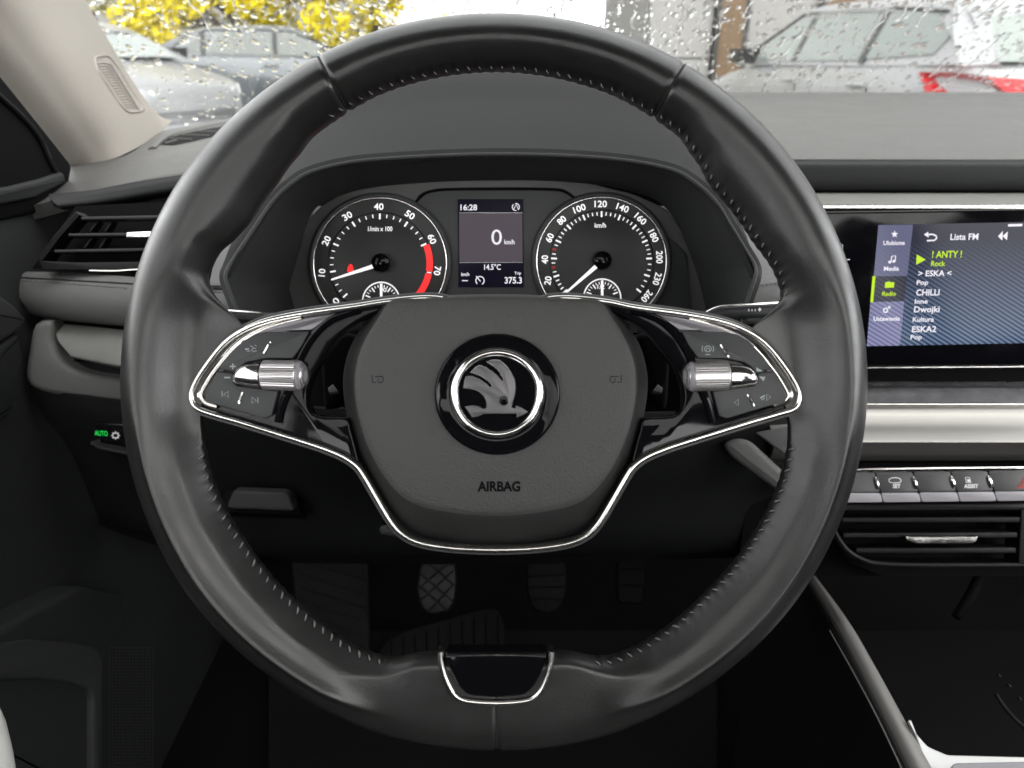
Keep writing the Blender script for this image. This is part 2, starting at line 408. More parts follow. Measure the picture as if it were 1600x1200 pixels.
M_darkpaint = mat('dark_paint', (0.10, 0.11, 0.12), 0.3, metal=0.3, coat=0.8)
M_carglass = mat('car_glass', (0.21, 0.235, 0.225), 0.1, spec=0.4)
M_carglassd = mat('car_glass_dark', (0.055, 0.065, 0.06), 0.06, coat=0.5, spec=0.8)
M_trimblk = mat('car_trim', (0.02, 0.02, 0.02), 0.4)
M_tyre = mat('tyre', (0.02, 0.02, 0.02), 0.8)
M_alloy = mat('alloy', (0.5, 0.5, 0.5), 0.3, metal=0.8)
M_taillight = mat('tail_light', (0.55, 0.01, 0.015), 0.2, coat=0.6)
M_headlight = mat('head_light', (0.7, 0.7, 0.7), 0.15, coat=0.8)
M_plate = mat('plate_white', (0.75, 0.75, 0.72), 0.5)
M_bark = mat('bark', (0.07, 0.055, 0.04), 0.9, grain=30, gstr=0.6, gdist=0.01)
M_leaf = mat('yellow_leaf', (0.60, 0.50, 0.015), 0.8, spec=0.1, var=0.35, vscale=2.5)
M_leaf2 = mat('olive_leaf', (0.30, 0.27, 0.06), 0.6, var=0.35, vscale=2.5)
M_fabricpale = mat('pale_fabric', (0.5, 0.5, 0.48), 0.9, grain=800, gstr=0.4)
M_lever = mat('lever_grey', (0.04, 0.042, 0.04), 0.6, spec=0.2, grain=1500, gstr=0.1)
M_rubber3 = mat('dark_rubber', (0.008, 0.008, 0.008), 0.6, spec=0.15, grain=500, gstr=0.3, var=0.3, vscale=40)
M_chromeW = mat('white_trim', (0.5, 0.5, 0.49), 0.3, metal=0.6)

M_seatfab = mat('seat_fabric', (0.02, 0.02, 0.021), 0.9, grain=900, gstr=0.5)
# ================================================================ STEERING WHEEL
WP = Pl(P(800, 600, 0.38), -FW)
wheel = thing('steering_wheel', WP.at(776, 604), 'black leather steering wheel with chrome trimmed spokes and winged arrow emblem', 'steering wheel')
CX, CY = 775.0, 598.0
RI = [(-100, 430), (-90, 430), (-80, 428), (-76.5, 430), (-73.3, 440), (-70.8, 454), (-66.9, 466), (-61.4, 469), (-57, 468), (-45.6, 465), (-32.5, 468), (-21, 471), (-12.6, 469),
      (-8.5, 464), (-4, 452), (0, 436), (4, 415), (8, 398), (11, 396), (13.3, 424), (15.4, 462), (17.2, 470), (20.9, 471), (30.5, 459), (42.6, 456), (48, 470), (54, 484), (70, 490), (90, 491), (110, 491), (126, 484),
      (132, 473), (139, 464), (147, 461), (151, 468), (155, 482), (160, 484), (163.2, 462), (165.4, 424), (168, 399), (172, 398), (176, 415), (180, 442), (184, 461), (188.3, 466), (195, 469), (203.5, 469), (212.9, 465),
      (222, 465), (233.9, 466), (241.5, 470), (248.6, 464), (250.8, 454), (254.3, 438), (257.7, 430), (262, 428), (270, 430), (280, 428)]
RO = [(-100, 573), (-60, 576), (-30, 579), (0, 580), (30, 580), (60, 579), (90, 577), (120, 581), (150, 587), (180, 586), (210, 584), (240, 577), (270, 573), (300, 576)]
def lut(T, a):
    for i in range(len(T)-1):
        if T[i][0] <= a <= T[i+1][0]:
            t = (a-T[i][0])/(T[i+1][0]-T[i][0]); t = t*t*(3-2*t)
            return T[i][1]+(T[i+1][1]-T[i][1])*t
    return T[-1][1]
def sm(a, lo, hi): t = max(0, min(1, (a-lo)/(hi-lo))); return t*t*(3-2*t)
HT = [(0, 0), (6, 4.6), (16, 9), (30, 13.4), (46, 16.5), (60, 17), (80, 15), (100, 11.8), (125, 7), (150, 3.2), (180, 0.9), (240, 0.2)]
HL = [(0, 0), (5, 4.2), (14, 8.2), (25, 11.2), (34, 12.4), (39, 14.4), (44, 16.8), (50, 16.2), (62, 13.6), (85, 11), (110, 8.0), (135, 5), (160, 2.5), (240, 0.2)]
HB = [(0, 0), (6, 5.5), (16, 8.8), (38, 10.8), (75, 10.8), (110, 10.2), (160, 9.5), (240, 9)]
HS = [(0, 0), (6, 4.6), (16, 9.2), (30, 14), (46, 16.2), (64, 13.5), (80, 8.8), (95, 4.6), (110, 1.8), (130, 0.6), (180, 0), (240, 0)]
TS = [0, 1.5, 4, 8, 14, 20, 27, 33, 37, 40, 42, 44, 46, 48, 52, 58, 66, 74, 82]
def hl(T, t):
    for i in range(len(T)-1):
        if t <= T[i+1][0]:
            x0, y0 = T[i]; x1, y1 = T[i+1]; h = x1-x0
            sl = lambda j: (T[min(j+1, len(T)-1)][1]-T[max(j-1, 0)][1])/(T[min(j+1, len(T)-1)][0]-T[max(j-1, 0)][0])
            u = (t-x0)/h; return (2*u**3-3*u*u+1)*y0+(u**3-2*u*u+u)*h*sl(i)+(-2*u**3+3*u*u)*y1+(u**3-u*u)*h*sl(i+1)
    return T[-1][1]
SEAMS = [118.6, 59.3, 270.2]
def smri(a): return sum(lut(RI, ((a+d+90) % 360)-90)*w_ for d, w_ in ((-1.6, .12), (-.8, .23), (0, .3), (.8, .23), (1.6, .12)))
def stz(a): return (-71 < a < -11) or (17 < a < 123) or (191 < a < 249)
def hfront(a, r, ri, ro):
    low = 1 - sm(a, -15, 8) if a < 90 else sm(a, 172, 195)
    spk = (sm(a, -17, -4)*(1-sm(a, 10, 24))) if a < 90 else sm(a, 156, 170)*(1-sm(a, 184, 198))
    bt = 1 - sm(a, -74, -60) if a < 90 else sm(a, 240, 254)
    t = ro-r; h = hl(HT, t)*(1-low)+hl(HL, t)*low; h = h*(1-bt)+hl(HB, t)*bt
    h = h*(1-spk)+hl(HS, t)*spk
    u = max(0, min(1, (r-ri)/(30 if not bt else 30-16*bt))); q = math.sqrt(max(0, 1-(1-u)**2))
    if low: q = q*(1-.35*low*(1-bt))+u*.35*low*(1-bt)
    spr = (sm(a, -10, -5)*(1-sm(a, 10, 16))) if a < 90 else sm(a, 163.5, 169)*(1-sm(a, 184, 190))
    return h*(q*(1-spr)+spr)
def section(a):
    a = (a+90) % 360 - 90          # -90..270
    ri, ro = smri(a), lut(RO, a)
    sc = 0.9*cos(2*pi*(a+70)/2.05) if stz(a) else 0
    sh = 1.0
    for q in SEAMS:
        dd = min(abs(a-q), abs(a-q+360), abs(a-q-360)); sh -= 0.06*math.exp(-(dd/0.5)**2)
    w_ = ro-ri; pts = []
    for t in TS: pts.append((ro-t, None))
    rest = w_-82
    for f in (.12, .24, .36, .48, .6, .70, .78, .85, .91, .95, .98, 1.0): pts.append((ro-82-rest*f, None))
    pr = [(r, hfront(a, r, ri, ro)) for r, _ in pts]
    pr += [(ri+w_*.01, -3), (ri+w_*.05, -8), (ri+w_*.16, -12.5), (ri+w_*.35, -15.5), (ri+w_*.6, -16.2), (ri+w_*.8, -13.5), (ri+w_*.93, -8.5), (ri+w_*.985, -4)]
    mid = (ri+ro)/2; out = []; c, sn = cos(rad(a)), sin(rad(a))
    for r, h in pr:
        if sc and r-ri < 26: k_ = (1-(r-ri)/26)**2; r += sc*k_; h += (0.28*sc*k_ if h > 0 else 0)
        if sh < 1: r = mid+(r-mid)*sh; h = h*sh
        out.append(WP.xyz((CX+r*c-800)*0.38/1200, (600-CY+r*sn)*0.38/1200, h*0.001))
    return out
rim = MB(); NR = 1440
# gathered stitches: tiny scallops along the inner edge
rows = [section(-90+360*i/NR) for i in range(NR)]
rim.grid(rows, cu=True, cv=True)
rim_o = rim.build('leather_rim', M_leather, wheel, sharp=0)
for q in SEAMS:
    mb = MB(); sec = section(q); cen = sum(sec, Vector())/len(sec)
    lo, hi = (1, 31)
    mb.tube([cen+(p-cen)*1.015 for p in sec[lo:hi]], 0.00055, 6); mb.build('seam', M_seam, rim_o)
# stitches, one object each, sharing one mesh per spot type
st = MB()
st.tube([(-0.0022, 0, -0.0004), (-0.0012, 0, 0.0002), (0, 0, 0.0004), (0.0012, 0, 0.0002), (0.0022, 0, -0.0004)], [0.0001, 0.0005, 0.0006, 0.0005, 0.0001], 6)
st_o = st.build('stitch', M_thread, None, sharp=0)
angs = []
a = -70.0
while a < -12: angs.append(a); a += 2.05
a = 17.0
while a < 122: angs.append(a); a += 2.05
a = 192.0
while a < 248: angs.append(a); a += 2.05
rimbvh = rim.bvh(); first = True
for a in angs:
    sec = section(a); sec2 = section(a+0.5)
    p = sec[27]; q = sec[24]; tg = (sec2[27]-sec[27]).normalized()
    ac = (q-p).normalized(); nrm = tg.cross(ac).normalized()
    if nrm.dot(CAM-p) < 0: nrm = -nrm
    xa = (ac*0.8+tg*random.uniform(.35, .7)).normalized(); ya = nrm.cross(xa).normalized(); za = xa.cross(ya)
    k = 1.0 if a < 0 or a > 180 else 0.8
    M = Matrix(((xa.x, ya.x, za.x), (xa.y, ya.y, za.y), (xa.z, ya.z, za.z))).to_4x4() @ Matrix.Scale(k*random.uniform(0.7, 1.0), 4)
    M = Matrix.Translation(p+nrm*0.0003) @ M
    o = st_o if first else st_o.copy()
    if not first: COL.objects.link(o)
    first = False
    o.parent = rim_o; lm = MAT[rim_o.name].inverted() @ M
    o.matrix_local = lm; o.location = lm.to_translation(); o.rotation_euler = lm.to_euler(); o.scale = lm.to_scale()
# chrome surround: one ribbon from the upper left, round the left spoke, under the pad, round the right spoke
CH_L = [(712, 476), (690, 467), (655, 465.5), (600, 471), (555, 478), (480, 488), (422, 499), (382, 514), (350, 536), (320, 573), (302, 603), (298, 622), (306, 637), (330, 647), (375, 660), (430, 677), (470, 689.5), (505, 701), (536, 714), (556, 728), (568, 744), (590, 782), (612, 818), (632, 838), (660, 850), (710, 857.5), (774, 860)]
CH_T = [(p[0], p[1]) for p in CH_L] + mir([(p[0], p[1]+(2 if 3 < i < 13 else 0)) for i, p in enumerate(CH_L)][::-1][1:])
CH = cr(CH_T, 5)
def chh(x, y): return 0.0020 if y > 700 else 0.0030
prof = [(-0.0016, -0.006), (-0.0016, -0.0002), (-0.0010, 0.0009), (-0.0001, 0.0012), (0.0008, 0.0008), (0.0013, -0.0002), (0.0014, -0.006)]
mb = MB(); mb.sweep([WP.at(x, y, 0.0025) for x, y in CH], WP.n, prof); mb.build('chrome_surround', M_chrome, wheel, sharp=60)
# spoke back shell peeping out round the chrome
def off(path, d):
    out = []
    for i in range(len(path)):
        a_ = path[max(i-1, 0)]; c_ = path[min(i+1, len(path)-1)]
        t = Vector((c_[0]-a_[0], c_[1]-a_[1])).normalized(); out.append((path[i][0]-t.y*d, path[i][1]+t.x*d))
    return out
mb = MB()
o1 = [p for p in CH]
topc = [(690, 459), (779, 457), (858, 459)]
shell_out = off(CH, 7)   # towards outside (below/left)
prof2 = [(-0.0030, -0.014), (-0.0030, -0.003), (-0.0024, -0.0012), (0.0010, -0.0012), (0.0010, -0.014)]
mb.sweep([WP.at(x, y, 0.0025) for x, y in CH], WP.n, [(-u, v) for u, v in prof2][::-1]); 
mb2 = MB()
mb.build('spoke_shell', M_button, wheel)
# glossy black wing plates
WING = [(640, 470), (555, 480), (480, 490), (424, 501), (385, 516), (354, 538), (324, 575), (306, 604), (302, 622), (309, 634), (332, 644), (376, 657), (431, 674), (471, 686), (507, 698), (538, 711), (560, 728),
        (556, 700), (548, 672), (543, 654), (520, 652), (496, 650), (483, 640), (478, 622), (482, 600), (494, 574), (512, 548), (528, 526), (550, 508), (572, 496), (596, 486)]
for k in (0, 1):
    W_ = cr(WING, 2, True)
    if k: W_ = mir(W_)
    mb = MB(); mb.slab(W_, WP, t=0.010, b=0.0012, h=-0.0005); wing = mb.build('gloss_spoke_insert', M_gloss, wheel)
    f = mir if k else (lambda q: q)
    # glossy curved ridge beside the buttons
    rd = cr([(562, 483), (520, 497), (492, 521), (470, 556), (455, 600), (441, 632), (434, 660)], 5)
    rd = f(rd)
    mb = MB(); mb.sweep([WP.at(x, y, 0.0006) for x, y in rd], WP.n, [(-0.0026, -0.002), (-0.0016, 0.0008), (0, 0.0018), (0.0016, 0.0008), (0.0026, -0.002)]); mb.build('gloss_ridge', M_gloss, wheel)
    # inner grey channel next to the chrome
    ch = cr([(470, 495), (436, 504), (408, 514), (384, 527), (362, 545), (334, 579), (317, 606), (313, 618), (319, 628), (338, 635)], 5)
    ch = f(ch)
    mb = MB(); mb.sweep([WP.at(x, y, 0.0016) for x, y in ch], WP.n, [(-0.0013, -0.003), (-0.0011, 0.0006), (-0.0003, 0.0002), (0.0006, -0.0004), (0.0013, 0.0003), (0.0014, -0.003)]); mb.build('inner_bezel', M_chrome, wheel)
    # satin top trim
    tr = f(rp([(368, 541), (392, 522), (430, 507), (482, 497), (556, 486), (548, 483+2), (528, 490), (502, 504), (486, 515), (455, 516), (412, 519), (388, 526)], 2, 2))
    mb = MB(); mb.slab(tr, WP, t=0.004, b=0.0003, h=0.0016); mb.build('satin_trim', M_satin, wheel)
    # button pads
    up = [(340, 577), (355, 557), (378, 532.5), (395.5, 522.5), (416, 518.5), (483, 517.5), (471, 541), (457, 560), (415, 560), (385, 566), (374, 573), (369, 580.5)]
    lo = [(338.5, 580), (364, 583), (363, 596), (369, 603), (410, 608), (434, 611), (424, 650), (412, 654), (385, 646), (350, 635.5), (321, 628.5), (318.5, 621)]
    btn = []
    for pts in (up, lo):
        mb = MB(); mb.slab(f(rp(pts, 2.5, 3)), WP, t=0.005, b=0.0005, h=0.0022); btn.append(mb.build('button_pad', M_button, wheel))
        # dished spot round the roller
    # roller: knurled barrel and polished tip
    x0, x1 = (410, 467)
    ax = lambda x: WP.at(f([(x, 586+(x-438)*0.02)])[0][0], 586+(x-438)*0.02+(2 if k else 0), 0.0045)
    exx = (ax(467)-ax(410)).normalized(); up_ = WP.ey.copy(); up_ = (up_-exx*up_.dot(exx)).normalized(); zz = exx.cross(up_)
    pxm = 0.38/1200
    mb = MB(); R = []
    def ringat(x, r, kn=0.0, n=144):
        c = ax(x); out = []
        for j in range(n):
            an = 2*pi*j/n; rr = r*pxm*(1+kn*(1 if (j//2) % 2 else -1)) if kn else r*pxm
            out.append(c+(up_*cos(an)+zz*sin(an))*rr)
        return out
    if k == 0:
        R = [ringat(411, 21), ringat(412, 22), ringat(412.6, 22.3, 0.016), ringat(464, 23.2, 0.016), ringat(465, 22.6), ringat(469, 22.0), ringat(474, 19), ringat(477.5, 14), ringat(479, 6)]
    else:
        R = [ringat(411, 21), ringat(412, 22)]
        for q in range(27):
            xx = 413+q*1.95; R += [ringat(xx, 22.4, 0.012), ringat(xx+0.8, 22.4, 0.012), ringat(xx+1.0, 22.0), ringat(xx+1.7, 22.0)]
        R += [ringat(468, 22.0), ringat(474, 19), ringat(477.5, 14), ringat(479, 6)]
    mb.rings(R); rol = mb.build('thumb_roller', M_roller, wheel, sharp=25)
    mb = MB(); mb.rings([ringat(466.0, 23.0, n=64), ringat(466.5, 23.1, n=64), ringat(468.5, 22.8, n=64), ringat(472, 20.8, n=64), ringat(476, 16.5, n=64), ringat(479.3, 8, n=64)]); mb.build('roller_cap', M_satin, rol)
    # tip
    mb = MB(); R = []
    for x, ya, yb, hh in ((410.5, 566.5, 605.5, 7.0), (402, 567, 605, 7.0), (392, 568, 603.5, 6.8), (382, 570.5, 602, 6.2), (375, 575.5, 601, 5.4), (370, 583, 600, 4.4), (367.5, 589, 598, 3.2)):
        cyy = (ya+yb)/2; hy = (yb-ya)/2; ring = []
        for j in range(24):
            an = 2*pi*j/24; cc, ss = cos(an), sin(an)
            sx = abs(cc)**0.7*(1 if cc > 0 else -1); sz = abs(ss)**0.7*(1 if ss > 0 else -1)
            px_ = f([(x, 0)])[0][0]
            ring.append(WP.at(px_, cyy-hy*sx+(2 if k else 0), 0.0) + WP.n*(0.001+hh*0.001*max(sz, -0.3)))
        R.append(ring)
    mb.rings(R); mb.build('roller_tip', M_chrome2, wheel, sharp=50)
    # printed marks
    at = onplane(WP, 0.00235); mb = MB(); pr_ = lambda pts: shape(mb, pts, at)
    if k == 0:
        line(mb, [(383, 546), (389, 545)], 2.2, at); line(mb, [(391, 540), (396, 543), (393, 547), (397, 550)], 1.1, at); line(mb, [(386, 549), (391, 548)], 1.0, at)
        line(mb, [(398, 539), (401, 541)], 1.0, at); line(mb, [(398, 549), (401, 548)], 1.0, at); line(mb, [(396, 544.5), (400, 544.5)], 1.0, at)
        line(mb, [(359, 572.5), (368.5, 572.5)], 2.2, at); line(mb, [(363.8, 568), (363.8, 577)], 2.2, at)
        line(mb, [(350, 590), (359.5, 590)], 2.2, at)
        line(mb, [(347, 611), (347, 620)], 1.1, at); line(mb, [(349.5, 616), (356.5, 611.5), (356.5, 621)], 1.1, at, True)
        line(mb, [(403, 621), (403, 630)], 1.1, at); line(mb, [(400.5, 625.5), (393.5, 620.5), (393.5, 630)], 1.1, at, True)
    else:
        line(mb, ell(1106, 545, 5.5, 4.5, 16), 1.0, at, True); line(mb, ell(1106, 545, 9, 9, 8, 150, 210), 1.0, at); line(mb, ell(1106, 545, 9, 9, 8, -30, 30), 1.0, at)
        line(mb, [(1103, 548), (1104, 544), (1108, 544), (1109, 548)], 1.1, at); line(mb, [(1102, 554), (1110, 554)], 1.2, at)
        pr_([(1182, 574), (1192, 580), (1182, 580.5)]); pr_([(1186, 588), (1196, 589), (1193, 596)])
        line(mb, [(1147, 629), (1153.5, 624), (1154, 633.5)], 1.1, at, True)
        line(mb, [(1198, 615.5), (1198, 626), (1204, 620.5)], 1.1, at, True); line(mb, [(1188, 622), (1195, 618)], 2.4, at); line(mb, [(1190, 625), (1195, 622)], 1.2, at)
    mb.build('printed_symbols', M_dimprint, wheel)
    for (xa_, ya_), (xb_, yb_) in ((((422, 534), (412, 553)), ((379.5, 612), (372.5, 631))) if k == 0 else (((1126, 538), (1138, 558)), ((1168, 616), (1178, 635)))):
        mb = MB(); mb.tube([WP.at(xa_+(xb_-xa_)*t, ya_+(yb_-ya_)*t, 0.0024) for t in (0, 0.08, 0.3, 0.7, 0.92, 1)], [0.0005, 0.0007, 0.0007, 0.0007, 0.0007, 0.0005], 8)
        mb.build('marker_bar', M_chrome2, btn[0])
# ------------------------------------------------ airbag pad
FACE = [(612, 470), (590, 499), (571, 530), (558, 565), (554, 600), (558, 640), (570, 685), (588, 725), (608, 755), (630, 777), (658, 791), (695, 799), (735, 804), (776, 805.5)]
OUT = [(604, 466), (574, 500), (551, 535), (540, 566), (536, 600), (541, 645), (554, 696), (570, 736), (592, 776), (615, 810), (643, 832), (685, 843), (730, 851), (776, 855)]
TOPF = [(655, 463.5), (715, 460.5), (776, 459.5)]
def full(left, top):
    L = left; t = top
    seq = L + mir(L[:-1])[::-1] + mir(t[:-1]) + t[::-1]
    return seq
F_ = full(FACE, [(x, y+3) for x, y in TOPF]); O_ = full(OUT, TOPF)
F_ = cr(F_, 4, True); O_ = cr(O_, 4, True)
Mid = [((a[0]*0.35+b[0]*0.65), (a[1]*0.35+b[1]*0.65)) for a, b in zip(F_, O_)]
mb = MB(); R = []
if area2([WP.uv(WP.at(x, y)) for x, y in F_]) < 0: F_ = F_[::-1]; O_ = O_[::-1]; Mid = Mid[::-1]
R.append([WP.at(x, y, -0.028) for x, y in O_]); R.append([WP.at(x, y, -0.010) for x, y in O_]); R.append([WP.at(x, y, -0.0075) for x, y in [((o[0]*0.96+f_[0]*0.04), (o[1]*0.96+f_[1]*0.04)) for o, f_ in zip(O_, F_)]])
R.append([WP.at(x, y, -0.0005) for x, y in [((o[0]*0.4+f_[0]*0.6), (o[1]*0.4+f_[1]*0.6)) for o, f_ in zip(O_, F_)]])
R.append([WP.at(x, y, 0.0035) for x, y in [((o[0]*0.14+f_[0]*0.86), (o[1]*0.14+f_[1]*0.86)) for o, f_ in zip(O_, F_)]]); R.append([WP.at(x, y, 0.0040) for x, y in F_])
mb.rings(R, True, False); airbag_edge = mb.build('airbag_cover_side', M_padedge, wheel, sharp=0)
mb = MB(); cc = (776, 620); R = []
for k_, h in ((1.0, 0.0040), (0.985, 0.0048), (0.95, 0.0052), (0.85, 0.0057), (0.7, 0.0061), (0.5, 0.0064), (0.3, 0.0065), (0.1, 0.0065), (0.01, 0.0065)):
    R.append([WP.at(cc[0]+(x-cc[0])*k_, cc[1]+(y-cc[1])*k_, h) for x, y in F_])
mb.rings(R, False, True); pad = mb.build('airbag_cover', M_pad, wheel, sharp=0); padb = mb.bvh()
# lettering and horn symbols; flat black stands in for shade of the embossed letters
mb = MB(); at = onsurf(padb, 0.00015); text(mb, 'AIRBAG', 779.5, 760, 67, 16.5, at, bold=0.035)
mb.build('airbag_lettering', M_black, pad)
for k in (0, 1):
    mb = MB(); f = (lambda q: mir(q, 1552)) if k else (lambda q: q)
    line(mb, f([(581.5, 586), (581.5, 597.5), (588, 597.5)]), 1.2, at); line(mb, f([(586, 588.5), (596, 588.5)]), 1.2, at)
    line(mb, f([(596, 587), (598.5, 590), (598.5, 595), (595, 598), (591, 597)]), 1.2, at); line(mb, f([(591, 591), (591, 597)]), 0.9, at)
    mb.build('horn_symbol', M_black, pad)
# ------------------------------------------------ emblem
EC = (777, 616)
def lathe(mb, c, prof, n=72, sy=0.965, base=WP):
    """prof: (radius px, height) ; rings round the wheel's own axis"""
    R = [[base.at(c[0]+r*cos(2*pi*j/n), c[1]-r*sy*sin(2*pi*j/n), h) for j in range(n)] for r, h in prof]
    mb.rings(R); return mb
mb = MB(); lathe(mb, EC, [(98.5, 0.004), (98, 0.0086), (96.5, 0.0096), (94.5, 0.0098), (93.5, 0.0095), (88, 0.0088), (80, 0.0076), (76, 0.0072), (60, 0.0070)]); ring = mb.build('emblem_surround', M_gloss, wheel, sharp=50)
mb = MB(); lathe(mb, (776.5, 615), [(75, 0.006), (74.7, 0.0080), (73, 0.0092), (70, 0.0101), (66.5, 0.0104), (63, 0.0099), (61, 0.0090), (60, 0.0074)], sy=0.96); mb.build('emblem_ring', M_chrome2, ring, sharp=0)
mb = MB(); lathe(mb, (776.5, 615), [(60.5, 0.005), (60.5, 0.0077), (1, 0.0077)], sy=0.96); mb.build('emblem_field', M_gloss, ring)
Z = lambda pts: [(600+x/4.4444, 450+y/4.4444) for x, y in pts]
BIRD = Z([(560, 822), (610, 816), (650, 820), (688, 838), (708, 836), (714, 812), (708, 780), (692, 748), (664, 722), (628, 706), (590, 698), (550, 694), (558, 655), (568, 614), (610, 612), (652, 628), (700, 658), (738, 690), (748, 676), (720, 645), (672, 612), (600, 584), (628, 556), (660, 536), (700, 548), (745, 575), (785, 605), (820, 645), (828, 634), (812, 600), (780, 556), (710, 512), (750, 500), (795, 500), (840, 530), (880, 580), (905, 630), (914, 690), (908, 745), (894, 790), (886, 828), (900, 834), (916, 832), (914, 816), (955, 832), (1002, 860), (960, 884), (920, 900), (921, 872), (800, 870), (692, 872), (655, 890), (612, 897), (590, 860)])
mb = MB(); mb.slab(BIRD, WP, t=0.0022, b=0.0005, h=0.0092, steps=2); bird = mb.build('winged_arrow', M_emblem, ring, sharp=30)
mb = MB(); mb.sweep([WP.at(x, y, 0.0091) for x, y in BIRD], WP.n, [(-0.00032, -0.0005), (-0.0001, 0.0003), (0.0001, 0.0003), (0.00032, -0.0005)], closed=True); mb.build('emblem_outline', M_chrome2, bird)
EY = Z(ell(832, 783, 32, 32, 24))
mb = MB(); mb.slab(EY, WP, t=0.0008, b=0.0002, h=0.0097); mb.build('eye', M_gloss, ring)
mb = MB(); mb.sweep([WP.at(x, y, 0.0097) for x, y in EY], WP.n, [(-0.0003, -0.0003), (0, 0.0003), (0.0003, -0.0003)], closed=True); mb.build('eye_ring', M_chrome2, ring)
# ------------------------------------------------ lower spoke insert
LI = rp([(694, 1020), (855, 1020), (853, 1034), (838, 1071), (820, 1087), (776, 1091), (730, 1087), (714, 1071), (698, 1034)], 9, 4)
mb = MB(); mb.slab(LI, WP, t=0.012, b=0.0012, h=0.0120); li = mb.build('lower_spoke_insert', M_gloss, wheel)
bz = cr([(688, 1018), (690, 1040), (698, 1066), (710, 1086), (730, 1096), (776, 1099), (820, 1096), (840, 1086), (852, 1066), (860, 1040), (862, 1018)], 6)
mb = MB(); mb.sweep([WP.at(x, y, 0.0124) for x, y in bz], WP.n, [(-0.0014, -0.010), (-0.0014, 0.0002), (-0.0006, 0.0012), (0.0006, 0.0011), (0.0014, 0.0), (0.0014, -0.010)]); mb.build('lower_spoke_bezel', M_chrome, wheel, sharp=60)
tl = cr([(697, 1026), (735, 1024), (776, 1023.4), (817, 1024), (853, 1026)], 5)
mb = MB(); mb.sweep([WP.at(x, y, 0.0124) for x, y in tl], WP.n, [(-0.0005, -0.002), (-0.0003, 0.0003), (0.0003, 0.0003), (0.0005, -0.002)]); mb.build('insert_top_line', M_chrome, li)
# hub body behind the pad, so that the pad, spokes and column are joined
mb = MB(); mb.rings([[WP.at(776+rx*cos(t), 640-ry*sin(t), h) for t in [2*pi*j/40 for j in range(40)]] for rx, ry, h in ((150, 150, -0.075), (170, 165, -0.05), (200, 165, -0.028), (205, 165, -0.020))])
mb.build('hub_body', M_black, wheel, sharp=0)
# ================================================================ INSTRUMENT CLUSTER
CP = Pl(P(766, 410, 0.56), tiltn(rad(-9)))
clu = thing('instrument_cluster', CP.at(766, 520), 'black instrument cluster with rev counter, speedometer and small square display', 'instrument cluster')
OUTB = [(440, 520), (440, 470), (460, 400), (474, 355), (500, 322), (540, 300), (600, 287), (700, 280), (840, 280), (920, 286), (990, 303), (1045, 328), (1072, 370), (1090, 420), (1105, 470), (1105, 520)]
mb = MB(); mb.slab(rp(OUTB, 12, 3), CP, t=0.02, b=0.001, h=-0.004); mb.build('bezel', M_cbezel, clu)
INP = [(560, 520), (585, 330), (655, 313), (668, 301), (700, 297), (862, 297), (885, 301), (897, 311), (1000, 330), (1072, 395), (1085, 520)]
mb = MB(); mb.slab(rp(INP, 8, 3), CP, t=0.01, b=0.0006, h=-0.0025); mb.build('face_panel', M_cface, clu)
mb = MB(); ln = cr([(650, 316), (660, 304), (676, 298.5), (700, 296), (779, 295), (862, 296), (884, 300), (900, 312)], 5)
mb.sweep([CP.at(x, y, -0.0024) for x, y in ln], CP.n, [(-0.0012, -0.001), (-0.0008, 0.0005), (0.0008, 0.0005), (0.0012, -0.001)]); mb.build('panel_groove', M_black, clu)
